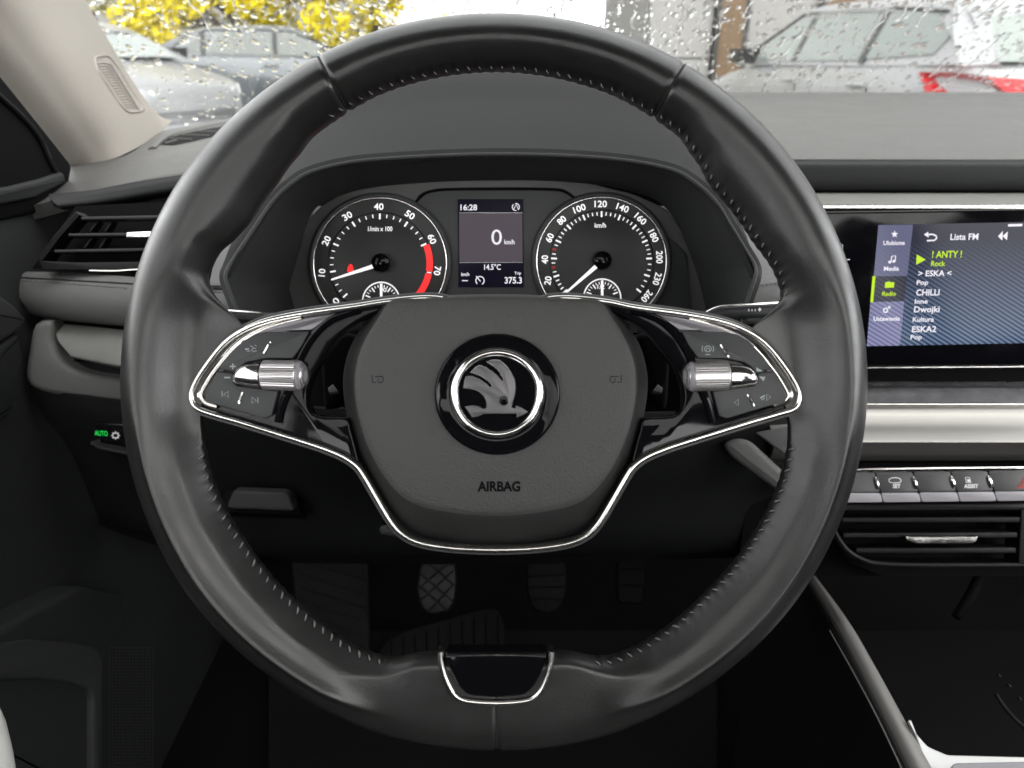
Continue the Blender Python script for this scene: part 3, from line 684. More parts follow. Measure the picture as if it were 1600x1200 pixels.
def gauge(c, R_, ticks, nums, needle, sub, subneedle, sublabel, unit, unitbox, name):
    cx, cy = c; sy = 0.985
    e = lambda r, n=72, a0=0, a1=360: [(cx+r*cos(rad(a0+(a1-a0)*i/n)), cy-r*sy*sin(rad(a0+(a1-a0)*i/n))) for i in range(n if a1-a0 >= 360 else n+1)]
    mb = MB(); mb.rings([[CP.at(x, y, h) for x, y in e(r)] for r, h in ((R_+9, -0.006), (R_+8, 0.0010), (R_+5, 0.0022), (R_+1.5, 0.0018), (R_, 0.0002))], False, False); dial = mb.build(name, M_cface, clu, sharp=0)
    mb = MB(); mb.rings([[CP.at(x, y, h) for x, y in e(r)] for r, h in ((R_+1.4, 0.0), (R_+1.0, 0.0016), (R_-0.2, 0.0018), (R_-1.4, 0.0012), (R_-1.8, -0.001))], False, False); mb.build('chrome_ring', M_chrome2, dial, sharp=0)
    mb = MB(); mb.slab(e(R_-1), CP, t=0.002, b=0, h=-0.0008); mb.build('dial_face', M_dialface, dial)
    mb = MB(); mb.rings([[CP.at(x, y, h) for x, y in e(r)] for r, h in ((82, -0.0007), (80, 0.0004), (70, 0.0004), (67, -0.0004), (0.5, -0.0004))], False, True); mb.build('dial_centre', M_dialin, dial, sharp=40)
    at = onplane(CP, 0.0006); mb = MB(); at2 = onplane(CP, 0.0007)
    for ang, big, col in ticks:
        if col: continue
        r0, r1, wd = ((70, 79, 2.6) if big else (72.5, 78, 1.5))
        line(mb, [(cx+r*cos(rad(ang)), cy-r*sy*sin(rad(ang))) for r in (r0, r1)], wd, at)
    mb.build('scale_ticks', M_print, dial)
    red = [t for t in ticks if t[2]]
    if red:
        mb = MB()
        for ang, big, col in red: line(mb, [(cx+r*cos(rad(ang)), cy-r*sy*sin(rad(ang))) for r in (73, 79)], 3.6, at)
        mb.build('red_tick', M_redtick, dial)
    for s_, x, y, r_, h_, wd in nums:
        mb = MB(); text(mb, s_, x, y, wd, h_, onplane(CP, 0.0001), rot=rad(r_), bold=0.018); mb.build('numeral', M_print, dial)
    mb = MB(); text(mb, unit, *unitbox, onplane(CP, 0.0002)); mb.build('unit_lettering', M_print, dial)
    # sub gauge
    sx, sy_ = sub
    mb = MB(); mb.slab(ell(sx, sy_, 29, 30, 40), CP, t=0.001, b=0, h=0.0008); sg = mb.build('small_gauge', M_dialface, dial)
    mb = MB(); mb.sweep([CP.at(x, y, 0.0009) for x, y in ell(sx, sy_, 29, 30, 48)], CP.n, [(-0.0005, -0.0003), (-0.0004, 0.0003), (0.0004, 0.0003), (0.0005, -0.0003)], closed=True)
    for i in range(-6, 7):
        a_ = 90+i*11.5; line(mb, [(sx+r*cos(rad(a_)), sy_-r*sin(rad(a_))) for r in ((18, 26) if i % 3 == 0 else (22, 26))], 2.0 if i % 3 == 0 else 1.2, onplane(CP, 0.0010))
    mb.build('small_scale', M_print, sg)
    mb = MB(); text(mb, sublabel, sx+(3 if cx < 800 else -2), sy_-18, 11, 7, onplane(CP, 0.0010)); mb.build('small_numeral', M_print, sg)
    mb = MB(); mb.slab([(sx-2, sy_+4), (sx-1.8, sy_-subneedle), (sx+1.8, sy_-subneedle), (sx+2, sy_+4)], CP, t=0.0006, b=0.0001, h=0.002); mb.build('small_needle', M_needle, sg)
    (ax_, ay_), (bx_, by_) = needle
    t = Vector((bx_-ax_, by_-ay_)).normalized(); m = Vector((-t.y, t.x))
    mb = MB(); mb.slab([(ax_+m.x*3.2, ay_+m.y*3.2), (bx_+m.x*1.3, by_+m.y*1.3), (bx_+t.x*1.5, by_+t.y*1.5), (bx_-m.x*1.3, by_-m.y*1.3), (ax_-m.x*3.2, ay_-m.y*3.2)], CP, t=0.0012, b=0.0002, h=0.0058); mb.build('needle', M_needle, dial)
    mb = MB(); mb.rings([[CP.at(cx+1+r*cos(2*pi*j/32), cy-1-r*sin(2*pi*j/32), h) for j in range(32)] for r, h in ((15, -0.0003), (15, 0.0045), (13, 0.0066), (7, 0.0074), (1, 0.0076))], False, True); mb.build('needle_hub', M_gloss, dial, sharp=50)
    return dial
T = []
for i in range(0, 29):
    rpm = i*2.5
    a_ = 90+(40-rpm)*3.333
    if rpm > 60: continue
    T.append((a_, i % 4 == 0, 0))
zt = lambda x, y: (480+x/6.665, 300+y/6.665)
N1 = [('0', *zt(300, 1135), 50, 11, 9), ('10', *zt(155, 840), 100, 10, 13) , ('20', *zt(200, 508), 64, 11, 15), ('30', *zt(418, 250), 32, 11, 15), ('40', *zt(745, 152), 0, 11, 15), ('50', *zt(1070, 238), -32, 11, 15), ('60', *zt(1300, 490), -65, 11, 15), ('70', *zt(1355, 820), -98, 11, 14)]
N1 = [(s_, x, y, r_, 10.5, w_) for s_, x, y, r_, h_, w_ in N1]
N1[1] = ('10', 503, 426, 84, 10.5, 12)
tach = gauge((593.5, 411.5), 104, T, N1, ((583, 416), (518, 437)), (595.5, 471), 28, '90', '1/min x 100', (594, 357.5, 38, 7.5), 'rev_counter')
# red zone: two solid arcs, white mark between
def arcband(cx, cy, r0, r1, a0, a1, pl, h, n=16): return [(cx+r1*cos(rad(a0+(a1-a0)*i/n)), cy-r1*0.985*sin(rad(a0+(a1-a0)*i/n))) for i in range(n+1)] + [(cx+r0*cos(rad(a0+(a1-a0)*i/n)), cy-r0*0.985*sin(rad(a0+(a1-a0)*i/n))) for i in range(n, -1, -1)]
for a0, a1 in ((22, -9.3), (-11.8, -52)):
    mb = MB(); mb.slab(arcband(593.5, 411.5, 73, 83, a0, a1, CP, 0), CP, t=0.0004, b=0, h=0.0009); mb.build('red_zone', M_redprint, tach)
mb = MB(); line(mb, [(593.5+r*cos(rad(-10.5)), 411.5-r*sin(rad(-10.5))) for r in (75, 82)], 1.6, onplane(CP, 0.001)); mb.build('scale_tick', M_print, tach)
mb = MB(); shape(mb, [(542, 424), (543, 418), (546, 413), (549, 412.5), (551, 415), (553, 423), (546, 426)], onplane(CP, 0.0009)); mb.build('warning_lamp', M_redprint, tach)
T = []
def sang(v): return 90+(120-v)*1.085 if v <= 200 else 90-80*1.085-(v-200)*0.70
for v in range(0, 201, 5):
    if v in (30, 50): T.append((sang(v), False, 1)); continue
    T.append((sang(v), v % 20 == 0, 0))
for v in range(210, 261, 10): T.append((sang(v), v in (230, 260), 0))
zs = lambda x, y: (830+x/6.317, 290+y/6.317)
N2 = [('20', 165, 938, 80), ('40', 135, 730, 92), ('60', 182, 515, 66), ('80', 300, 343, 43), ('100', 476, 226, 20), ('120', 686, 181, 0), ('140', 903, 220, -20), ('160', 1080, 328, -42), ('180', 1208, 497, -64), ('200', 1266, 706, -90), ('230', 1243, 920, -107), ('260', 1142, 1092, -130)]
N2 = [(s_, *zs(x, y), -r_ if False else r_, 10.5, 13.5 if len(s_) == 2 else 19.5) for s_, x, y, r_ in N2]
spd = gauge((940, 408), 101.5, T, N2, ((933, 415), (885, 457)), (941, 466), 28, '1/2', 'km/h', (938, 352, 17.5, 7.5), 'speedometer')
# display
mb = MB(); SC = [(715, 311), (817.5, 311), (818.5, 449), (716, 449)]
mb.slab(SC, CP, t=0.003, b=0.0002, h=-0.0012); scr = mb.build('trip_display', M_cl_dark, clu)
mb = MB(); shape(mb, [(717.5, 333.5), (816, 333.5), (816.5, 409), (718, 409)], onplane(CP, -0.0011)); mb.build('display_field', M_cl_mid, scr)
mb = MB(); at = onplane(CP, -0.0010)
line(mb, [(717.5, 332.5), (816, 332.5)], 1.0, at); line(mb, [(718, 410), (816.5, 410)], 1.0, at); mb.build('display_line', M_dimprint2, scr)
for s_, x, y, w_, h_ in (('16:28', 732.5, 324, 26, 9.5), ('km/h', 796, 378, 16, 7.5), ('14.5°C', 769.5, 417, 26, 9.5), ('km/h', 727, 428.5, 12.5, 5.5), ('Trip', 809, 427.5, 10.5, 6), ('375.3', 802, 438, 27, 10.5)):
    mb = MB(); text(mb, s_, x, y, w_, h_, at, bold=0.02); mb.build('display_lettering', M_scr_text, scr)
mb = MB(); text(mb, '0', 776, 370.5, 16.5, 24, at, bold=0.0); mb.build('speed_numeral', M_scr_text, scr)
mb = MB(); line(mb, ell(806, 323.5, 5.5, 5.5, 20, -50, 100), 1.3, at); line(mb, ell(806, 323.5, 5.5, 5.5, 20, 130, 280), 1.3, at); line(mb, [(802.5, 327), (807, 319), (809.5, 327)], 1.3, at); line(mb, [(722, 438.5), (731, 438.5)], 1.4, at)
line(mb, ell(750, 438.5, 6.5, 6.5, 20, -60, 230), 1.5, at); line(mb, [(744, 431.5), (751, 440)], 1.5, at); mb.build('display_symbols', M_scr_text, scr)
# ---------------------------------------------------------------- hood round the cluster
LIP = [(392, 520, .476), (372, 487, .47), (356, 448, .47), (353, 427, .47), (365, 405, .475), (390, 367, .48), (414, 331, .485), (430, 310, .488), (452, 289, .49), (484, 269, .495), (550, 253, .50), (650, 245, .50), (766, 241, .50), (880, 243, .50), (980, 251, .50), (1050, 265, .495), (1085, 284, .49), (1117, 313, .488), (1140, 350, .485), (1163, 388, .48), (1179, 415, .475), (1180, 432, .47), (1170, 462, .47), (1150, 520, .476)]
INN = [(472, 520), (462, 487), (455, 462), (452, 448), (458, 425), (470, 385), (478, 352), (486, 335), (500, 320), (525, 308), (575, 294), (670, 285), (766, 282), (868, 283), (950, 291), (1010, 306), (1035, 320), (1055, 343), (1066, 365), (1078, 396), (1088, 425), (1094, 445), (1102, 480), (1108, 520)]
lp = cr(LIP, 4)
inn = cr(INN, 4)
mb = MB(); g = []
for t, dz in ((0.0, 0), (0.03, 0.002), (0.35, 0), (0.42, 0.004), (0.46, 0.004), (0.75, 0), (1.0, 0)):
    row = []
    for a_, b_ in zip(lp, inn):
        p = P(*a_); q = CP.at(b_[0], b_[1], -0.003); row.append(p.lerp(q, t)+FW*dz)
    g.append(row)
mb.sheet(g, 0.004); hood = mb.build('hood_inside', M_hoodin, clu, sharp=28)
mb = MB(); mb.tube([P(*a_) for a_ in lp], 0.0013, 8); mb.build('hood_lip', M_lip, clu, sharp=0)
H1 = [(353, 430, .47), (390, 366, .48), (440, 298, .49), (520, 257, .50), (640, 245, .50), (766, 240, .50), (890, 243, .50), (1010, 256, .50), (1100, 296, .49), (1150, 368, .48), (1179, 430, .47)]
H2 = [(352, 425, .50), (382, 352, .53), (432, 268, .55), (500, 205, .57), (630, 170, .58), (766, 160, .585), (900, 168, .58), (1030, 203, .57), (1105, 272, .55), (1152, 360, .53), (1181, 425, .50)]
H3 = [(368, 415, .56), (392, 342, .60), (455, 225, .62), (530, 150, .64), (640, 112, .65), (766, 98, .66), (890, 110, .65), (1000, 145, .64), (1090, 225, .62), (1150, 345, .60), (1172, 418, .56)]
H4 = [(376, 425, .60), (400, 352, .65), (465, 250, .68), (540, 185, .72), (650, 150, .75), (766, 140, .78), (880, 150, .75), (990, 185, .72), (1080, 250, .68), (1140, 355, .65), (1165, 425, .60)]
mb = MB(); mb.surf([H1, H2, H3, H4], 5, 4, th=0.003); mb.build('hood_top', M_hood, clu, sharp=0)
# ================================================================ DASHBOARD
dash = thing('dashboard', P(800, 420, 0.85), 'soft grey dashboard spanning the car under the windscreen, pad, strips and lower panels', 'dashboard')
mb = MB()
mb.surf([[(20, 330, .665), (150, 296, .68), (283, 273, .715), (420, 258, .735), (800, 252, .735), (1200, 250, .74), (1500, 250, .74), (2300, 250, .74)],
         [(80, 300, .70), (170, 284, .70), (300, 262, .73), (430, 246, .75), (800, 243, .75), (1200, 243, .755), (1500, 243, .755), (2200, 243, .755)],
         [(95, 262, .76), (215, 243, .79), (335, 222, .82), (450, 210, .86), (800, 205, .88), (1200, 203, .88), (1500, 203, .88), (2100, 203, .88)],
         [(110, 245, .84), (245, 217, .90), (365, 190, 1.0), (470, 176, 1.06), (800, 165, 1.10), (1200, 162, 1.12), (1500, 161, 1.12), (2000, 160, 1.12)],
         [(120, 240, .90), (262, 203, .98), (372, 183, 1.1), (480, 168, 1.2), (800, 152, 1.28), (1150, 151, 1.28), (1500, 149, 1.28), (1900, 149, 1.28)]], 4, 5, th=0.012, back=Vector((0, 0.3, -1)))
# leading edge rounds over into a short drop
top_o = mb.build('top_pad', M_dashtop, dash, sharp=0); topb = mb.bvh()
mb = MB()   # front drop on the left
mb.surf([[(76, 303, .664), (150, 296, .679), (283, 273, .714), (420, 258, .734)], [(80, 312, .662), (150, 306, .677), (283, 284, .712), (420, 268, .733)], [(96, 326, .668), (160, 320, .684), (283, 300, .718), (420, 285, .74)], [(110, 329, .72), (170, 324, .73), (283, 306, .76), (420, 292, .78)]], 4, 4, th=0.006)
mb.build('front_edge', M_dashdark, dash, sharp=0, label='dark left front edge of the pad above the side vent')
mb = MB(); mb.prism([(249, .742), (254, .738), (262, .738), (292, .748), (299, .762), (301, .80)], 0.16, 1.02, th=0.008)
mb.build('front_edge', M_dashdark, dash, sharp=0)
mb = MB(); mb.prism([(300, .775), (303, .745), (306, .735), (319, .712)], 0.20, 1.02, k=3, th=0.006); mb.build('decor_band', M_tray, dash, sharp=0)
mb = MB(); mb.prism([(319.5, .706), (321, .7), (325, .698), (327.5, .701), (328.5, .71)], 0.20, 1.02, k=3, th=0.004); mb.build('chrome_line', M_chrome, dash, sharp=0)
mb = MB(); mb.prism([(158, 1.20), (154, 1.205), (147, 1.22), (144, 1.24)], 0.18, 1.05, k=3, th=0.006); mb.build('far_lip', M_dashtop, dash, sharp=0)
# fascia behind the wheel
mb = MB(); mb.prism([(322, .68), (335, .640), (380, .615), (430, .600), (446, .596), (447.5, .602)], -0.235, 0.24, k=3, th=0.004); mb.build('upper_fascia', M_fascia, dash, sharp=40)
mb = MB(); mb.surf([[(14, 424, .668), (110, 426, .655), (200, 432, .64), (320, 444, .612), (500, 447, .60), (800, 447, .60), (1180, 436, .60), (1240, 434, .61)],
                    [(14, 432, .660), (110, 436, .645), (200, 441, .63), (320, 450, .602), (500, 453, .59), (800, 453, .59), (1180, 441, .59), (1240, 438, .60)],
                    [(30, 465, .655), (110, 468, .640), (200, 475, .625), (320, 480, .598), (500, 480, .59), (800, 480, .59), (1180, 470, .59), (1240, 468, .60)],
                    [(48, 490, .665), (110, 497, .650), (200, 505, .635), (320, 508, .61), (500, 508, .60), (800, 508, .60), (1180, 500, .60), (1240, 498, .61)],
                    [(60, 496, .69), (120, 503, .68), (200, 510, .66), (320, 514, .64), (500, 514, .63), (800, 514, .63), (1180, 506, .63), (1240, 504, .64)]], 4, 5, th=0.004)
strip = mb.build('padded_strip', M_strip, dash, sharp=0); sb = mb.bvh()
mb = MB(); mb.tube([onsurf(sb, 0.0002)(x, y) for x, y in cr([(22, 433), (110, 438), (200, 443), (330, 451), (372, 453)], 8)], 0.0007, 6); mb.build('strip_seam', M_seam, strip, sharp=0)
mb = MB(); at = onsurf(sb, 0.0006)
for x, y, dy in [(30+i*7.2, 437+i*0.52, 1) for i in range(24)] + [(328+i*7, 455.5+i*0.1, 1) for i in range(6)] + [(1186+i*6.5, 446-i*1.0, -1) for i in range(7)]:
    mb.tube([at(x-2.4, y+1), at(x, y+0.2), at(x+2.4, y+1.4)], [0.0002, 0.0006, 0.0002], 5)
mb.build('strip_stitching', M_fascia, strip, kind='stuff', sharp=0)
# left: ledge tray in its frame
mb = MB(); FR = cr([(52, 507), (80, 502), (82, 530), (95, 560), (125, 580), (200, 592), (300, 600), (300, 640), (190, 632), (120, 622), (62, 612), (38, 592), (42, 550)], 3, True)
KP = Pl(P(120, 560, .655), tiltn(rad(-6), rad(4)))
mb = MB(); mb.slab(FR, KP, t=0.02, b=0.006, h=0.0, steps=5); mb.build('tray_frame', M_strip, dash)
mb = MB(); mb.surf([[(86, 505, .672), (130, 509, .665), (200, 516, .65), (300, 524, .64)], [(90, 530, .650), (135, 536, .642), (200, 540, .63), (300, 548, .62)], [(108, 553, .640), (145, 560, .632), (200, 568, .62), (300, 574, .61)], [(112, 558, .642), (148, 566, .634), (200, 575, .622), (300, 581, .612)], [(118, 560, .66), (150, 568, .65), (200, 577, .64), (300, 584, .63)]], 4, 5, th=0.004)
mb.build('storage_flap', M_tray, dash, sharp=0, label='light grey storage flap left of the steering wheel')
mb = MB(); mb.surf([[(60, 500, .70), (200, 506, .69), (300, 510, .68)], [(70, 560, .69), (200, 570, .68), (300, 590, .67)]], 3, 3, th=0.004); mb.build('tray_recess', M_black, dash, sharp=0)
# lower dash panel
mb = MB(); mb.surf([[(44, 600, .668), (120, 618, .655), (200, 628, .645), (320, 634, .63), (560, 640, .62), (800, 650, .62), (1240, 640, .64)],
                    [(60, 640, .672), (130, 655, .662), (200, 662, .652), (320, 672, .64), (560, 690, .63), (800, 700, .63), (1250, 700, .65)],
                    [(110, 705, .69), (150, 725, .69), (220, 740, .68), (340, 760, .67), (560, 770, .66), (800, 775, .66), (1260, 770, .67)],
                    [(150, 800, .74), (200, 820, .73), (270, 840, .72), (380, 856, .71), (560, 862, .70), (800, 862, .70), (1270, 850, .70)],
                    [(160, 812, .78), (210, 832, .78), (280, 852, .78), (390, 868, .78), (560, 872, .78), (800, 872, .78), (1270, 860, .78)]], 5, 5, th=0.005)
low = mb.build('lower_panel', M_lowdash, dash, sharp=0); lowb = mb.bvh()
mb = MB(); at = onsurf(lowb, 0.0005)
for i in range(1): pass
mb = MB(); mb.slab(rp([(1128, 694), (1150, 684), (1172, 688), (1236, 748), (1236, 782), (1180, 742), (1140, 712)], 10, 4), Pl(P(1190, 730, .618), tiltn(rad(4), rad(-16))), t=0.02, b=0.005, steps=4); mb.build('knee_trim', M_strip, dash)
mb = MB(); mb.slab(rp([(1180, 676), (1240, 664), (1240, 720), (1212, 700)], 4, 3), Pl(P(1210, 690, .62), tiltn(rad(4), rad(-16))), t=0.012, b=0.002, steps=3); mb.build('side_trim', M_fascia, dash)
# ---------------------------------------------------------------- centre stack
X0, X1 = 0.235, 0.80
mb = MB(); mb.prism([(596, .70), (604, .690), (607, .680), (630, .664)], X0-0.02, X1, k=3, th=0.004); mb.build('ledge', M_gloss2, dash, sharp=0)
mb = MB(); mb.prism([(629.5, .661), (632, .6585), (634, .662)], X0-0.02, X1, k=2, th=0.002); mb.build('ledge_chrome_line', M_chrome, dash, sharp=0)
mb = MB(); mb.prism([(633, .665), (637, .655), (652, .648), (664, .642), (676, .634), (688, .627), (691, .626), (694, .6275), (716, .640), (720, .66)], X0-0.02, X1, k=3, th=0.004); mb.build('decor_strip', M_decor, dash, sharp=50)
mb = MB(); mb.prism([(716, .67), (724, .665), (740, .662), (900, .70)], X0-0.03, X1, k=2, th=0.004); mb.build('stack_backing', M_black, dash, sharp=0)
mb = MB(); mb.prism([(564, .70), (576, .695), (598, .70)], X0-0.02, X1, k=2, th=0.004); mb.build('stack_upper_backing', M_black, dash, sharp=0)
mb = MB(); mb.prism([(325, .74), (450, .72), (600, .72)], X0-0.03, X1, k=2, th=0.004); mb.build('screen_backing', M_black, dash, sharp=0)
# ---------------------------------------------------------------- infotainment screen
SP = Pl(P(1480, 450, .655), tiltn(rad(-10), rad(3)))
inf = thing('touchscreen', SP.at(1480, 570), 'wide glossy black touchscreen showing a radio station list', 'touchscreen')
mb = MB(); mb.slab(rp([(1262, 331), (1700, 325), (1700, 571), (1250, 573)], 6, 3), SP, t=0.012, b=0.0012); gl = mb.build('glass_panel', M_glassscreen, inf)
mb = MB(); mb.sweep([SP.at(x, y, -0.002) for x, y in ((1250, 575), (1480, 573.5), (1700, 572))], SP.n, [(-0.0007, -0.002), (-0.0004, 0.0006), (0.0004, 0.0006), (0.0007, -0.002)]); mb.build('lower_rim', M_chrome, inf)
at0 = onplane(SP, 0.00025); at = onplane(SP, 0.0005); at2 = onplane(SP, 0.0007)
z = lambda x, y: (1340+x/5.219, 330+y/5.217)
mb = MB(); shape(mb, [(1372.5, 351.5), (1700, 345), (1700, 534), (1355, 541)], at0); scn = mb.build('screen_picture', M_scr_wave, inf)
mb = MB(); shape(mb, [z(170, 113), z(452, 110), z(405, 528), z(132, 530)], at); mb.build('menu_column', M_scr_sidew, scn)
mb = MB(); shape(mb, [z(105, 740), z(380, 735), z(345, 1095), z(75, 1098)], at); mb.build('menu_column', M_scr_sidew2, scn)
mb = MB(); shape(mb, [z(132, 532), z(405, 530), z(382, 733), z(107, 738)], at); mb.build('selected_menu_field', M_scr_sel, scn)
mb = MB(); shape(mb, [z(122, 530), z(146, 530), z(126, 742), z(104, 742)], at2); mb.build('selection_bar', M_scr_lime, scn)
def scrtext(s_, x0, x1, y0, y1, m, nm='screen_lettering', bold=0.02):
    a_ = z(x0, y0); b_ = z(x1, y1); mb = MB(); text(mb, s_, (a_[0]+b_[0])/2, (a_[1]+b_[1])/2, b_[0]-a_[0], b_[1]-a_[1], at2, shear=0.09, slope=-0.012, bold=bold); mb.build(nm, m, scn)
for s_, *bx in (('Ulubione', 210, 385, 240, 276), ('Media', 215, 338, 450, 486), ('Ustawienia', 130, 345, 858, 894), ('Lista FM', 757, 985, 182, 234), ('> ESKA <', 495, 765, 482, 530), ('Pop', 482, 575, 562, 612), ('CHILLI', 478, 668, 636, 688), ('Inne', 466, 573, 716, 754), ('Dwójki', 460, 668, 775, 840), ('Kultura', 450, 622, 862, 902), ('ESKA2', 444, 642, 936, 986), ('Pop', 432, 524, 1008, 1056)):
    if s_ == 'Dwójki': s_ = 'Dwojki'
    scrtext(s_, bx[0], bx[1], bx[2], bx[3], M_scr_text)
scrtext('! ANTY !', 608, 850, 322, 380, M_scr_lime); scrtext('Rock', 600, 715, 405, 448, M_scr_lime); scrtext('Radio', 200, 313, 655, 690, M_scr_lime)
mb = MB()
q = [z(302+30*(1 if i % 2 == 0 else 0.42)*sin(i*pi/5), 188-30*(1 if i % 2 == 0 else 0.42)*cos(i*pi/5)) for i in range(10)]
shape(mb, q, at2)
shape(mb, [z(*p) for p in ell(262, 415, 13, 11, 12)], at2); shape(mb, [z(*p) for p in ell(295, 408, 13, 11, 12)], at2); line(mb, [z(272, 415), z(278, 368), z(310, 362), z(306, 408)], 1.6, at2)
line(mb, [z(*p) for p in ell(228, 808, 17, 17, 14)], 1.8, at2, True); line(mb, [z(*p) for p in ell(258, 783, 8, 8, 10)], 1.3, at2, True)
line(mb, [z(560, 192), z(610, 188), z(640, 200), z(645, 220), z(625, 238), z(565, 240)], 2.3, at2); shape(mb, [z(540, 190), z(575, 168), z(580, 215)], at2)
shape(mb, [z(1145, 205), z(1185, 160), z(1180, 240)], at2); shape(mb, [z(1182, 203), z(1225, 165), z(1218, 236)], at2)
shape(mb, [z(1228, 106), z(1345, 103), z(1342, 122), z(1226, 125)], at2)
mb.build('screen_symbols', M_scr_text, scn)
mb = MB(); shape(mb, [z(482, 352), z(556, 395), z(478, 436)], at2); shape(mb, [z(225, 580), z(262, 572), z(268, 580), z(300, 578), z(296, 622), z(222, 625)], at2); mb.build('play_symbol', M_scr_lime, scn)
mb = MB(); line(mb, [(1316, 406), (1328, 405.5)], 1.6, at2); line(mb, [(1313, 382), (1317, 382), (1316, 390)], 0.8, at2); mb.build('touch_mark', M_dimprint2, gl)
# ---------------------------------------------------------------- button row
BP = Pl(P(1450, 760, .635), tiltn(rad(2)))
row = thing('button_row', BP.at(1450, 790), 'row of flat black push buttons with small chrome separators above the centre vent', 'button panel')
xs = [1190, 1289.5+0, 1368+4, 1430, 1490+2, 1550+4, 1625]
def edge(i, t):  # slanted joints between buttons
    top = [1180, 1247, 1367, 1426, 1485, 1543, 1620][i]; bot = [1170, 1258, 1380, 1440, 1500, 1558, 1640][i]
    return (top+(bot-top)*t, 738+(785-738)*t - (0.012*(top-1367) if i > 1 else 0))
names = [1, 2, 3, 4, 5]
for i in range(1, 6):
    a0, a1 = edge(i, 0), edge(i, 1); b0, b1 = edge(i+1, 0), edge(i+1, 1)
    am, bm_ = edge(i, .68), edge(i+1, .68)
    mb = MB(); mb.slab(rp([(a0[0]+1, a0[1]), (b0[0]-.6, b0[1]), (bm_[0]-.6, bm_[1]), (am[0]+.8, am[1])], 4, 3), BP, t=0.008, b=0.0005); bt = mb.build('push_button', M_button2, row)
    mb = MB(); mb.slab(rp([(am[0]+.8, am[1]+.6), (bm_[0]-.6, bm_[1]+.6), (b1[0]-.6, b1[1]), (a1[0]+.8, a1[1])], 3, 2), BP, t=0.010, b=0.0003, h=0.0012); mb.build('button_edge', M_satin, bt)
    if i >= 1:
        c0, c1 = edge(i+1, .16), edge(i+1, .58)
        mb = MB(); mb.tube([BP.at(c0[0]+(c1[0]-c0[0])*t-1, c0[1]+(c1[1]-c0[1])*t, 0.0008) for t in (0, .12, .5, .88, 1)], [.0003, .0013, .0016, .0013, .0003], 8); mb.build('separator', M_chrome, row)
at = onplane(BP, 0.0004); mb = MB()
line(mb, cr([(1389, 750), (1393, 747), (1402, 746.5), (1408, 750), (1405, 754), (1392, 754)], 3, True), 1.1, at, True); mb.build('button_symbol', M_print2, row); mb = MB(); text(mb, 'SET', 1401, 759.5, 12, 6.5, at, bold=.03); mb.build('button_lettering', M_print2, row); mb = MB()
line(mb, [(1508.5, 746), (1515, 746), (1517, 754), (1510, 754)], 1.2, at, True); shape(mb, [(1511, 749), (1515, 749), (1516, 753), (1512, 753)], at); mb.build('button_symbol', M_print2, row); mb = MB(); text(mb, 'ASSIST', 1517.5, 759.5, 22, 6.5, at, bold=.03); mb.build('button_lettering', M_print2, row)
mb = MB(); line(mb, [(1590, 762), (1601, 747), (1612, 761)], 2.4, at, True); line(mb, [(1596, 759.5), (1601, 752), (1606, 759.5)], 1.6, at, True); mb.build('hazard_symbol', M_redlamp, row)
mb = MB(); mb.sweep([P(x, y, .648) for x, y in ((1330, 737), (1338, 734), (1348, 733), (1460, 731.5), (1700, 729))], -FW, [(-0.0009, -0.002), (-0.0005, 0.0006), (0.0005, 0.0006), (0.0009, -0.002)]); mb.build('chrome_line', M_chrome, row, sharp=60)
# ---------------------------------------------------------------- vents
def vent_thing(name, label): return thing(name, P(1450, 880, .66) if 'centre' in label else P(160, 400, .66), label, 'air vent')
cv = vent_thing('air_vent', 'wide dark centre air vent with three slats and one chrome tab below the buttons')
VP = Pl(P(1450, 840, .652), tiltn(rad(2)))
for y, xl, xr in ((812, 1316, 1700), (836, 1318, 1590), (860, 1338, 1588)):
    mb = MB(); mb.slab(rp([(xl, y-3.5), (xr, y-4.5), (xr, y+4.5), (xl, y+4.5)], 2, 2), VP, t=0.018, b=0.0009, h=0.0); mb.build('slat', M_plastic, cv)
mb = MB(); mb.slab([(1290, 786), (1700, 786), (1700, 900), (1380, 900), (1330, 880), (1296, 840)], VP, t=0.002, b=0, h=-0.03); mb.build('vent_back', M_black, cv)
mb = MB(); fr = cr([(1298, 794), (1304, 830), (1322, 858), (1346, 874), (1380, 882), (1480, 884), (1700, 883)], 5)
mb.sweep([VP.at(x, y, 0.0) for x, y in fr], VP.n, [(-0.0022, -0.02), (-0.002, 0.0004), (0.0, 0.0014), (0.002, 0.0), (0.0022, -0.02)]); mb.build('vent_frame', M_plastic, cv, sharp=50)
mb = MB(); mb.slab(rp([(1290, 787), (1700, 786), (1700, 797), (1296, 799)], 2, 2), VP, t=0.02, b=0.0015); mb.build('vent_top', M_plastic, cv)
mb = MB(); mb.slab(rp([(1596, 796), (1612, 796), (1608, 882), (1592, 882)], 2, 2), VP, t=0.02, b=0.001, h=0.001); mb.build('vent_divider', M_plastic, cv)
mb = MB(); mb.slab(rp([(1415, 837), (1430, 841), (1522, 840), (1528, 837), (1527, 846), (1520, 850), (1434, 850), (1417, 844)], 2, 2), VP, t=0.008, b=0.0012, h=0.006); tb = mb.build('vent_tab', M_chrome, cv)
mb = MB(); line(mb, [(1479.5, 844), (1479.5, 849)], 0.8, onplane(VP, 0.0062)); mb.build('tab_mark', M_black, tb)
lv = vent_thing('air_vent', 'dark side air vent with three slats left of the steering wheel')
LP = Pl(P(170, 370, .64), tiltn(rad(-5), rad(6)))
for y0, y1, xl, dk in ((341, 338.5, 126, 0), (367, 365.5, 106, 0), (392.5, 389, 84, 0)):
    mb = MB(); mb.slab(rp([(xl, y0-2.6), (300, y1-3), (300, y1+2.6), (xl, y0+2.6)], 1.5, 2), LP, t=0.016, b=0.0010); mb.build('slat', M_plastic2, lv)
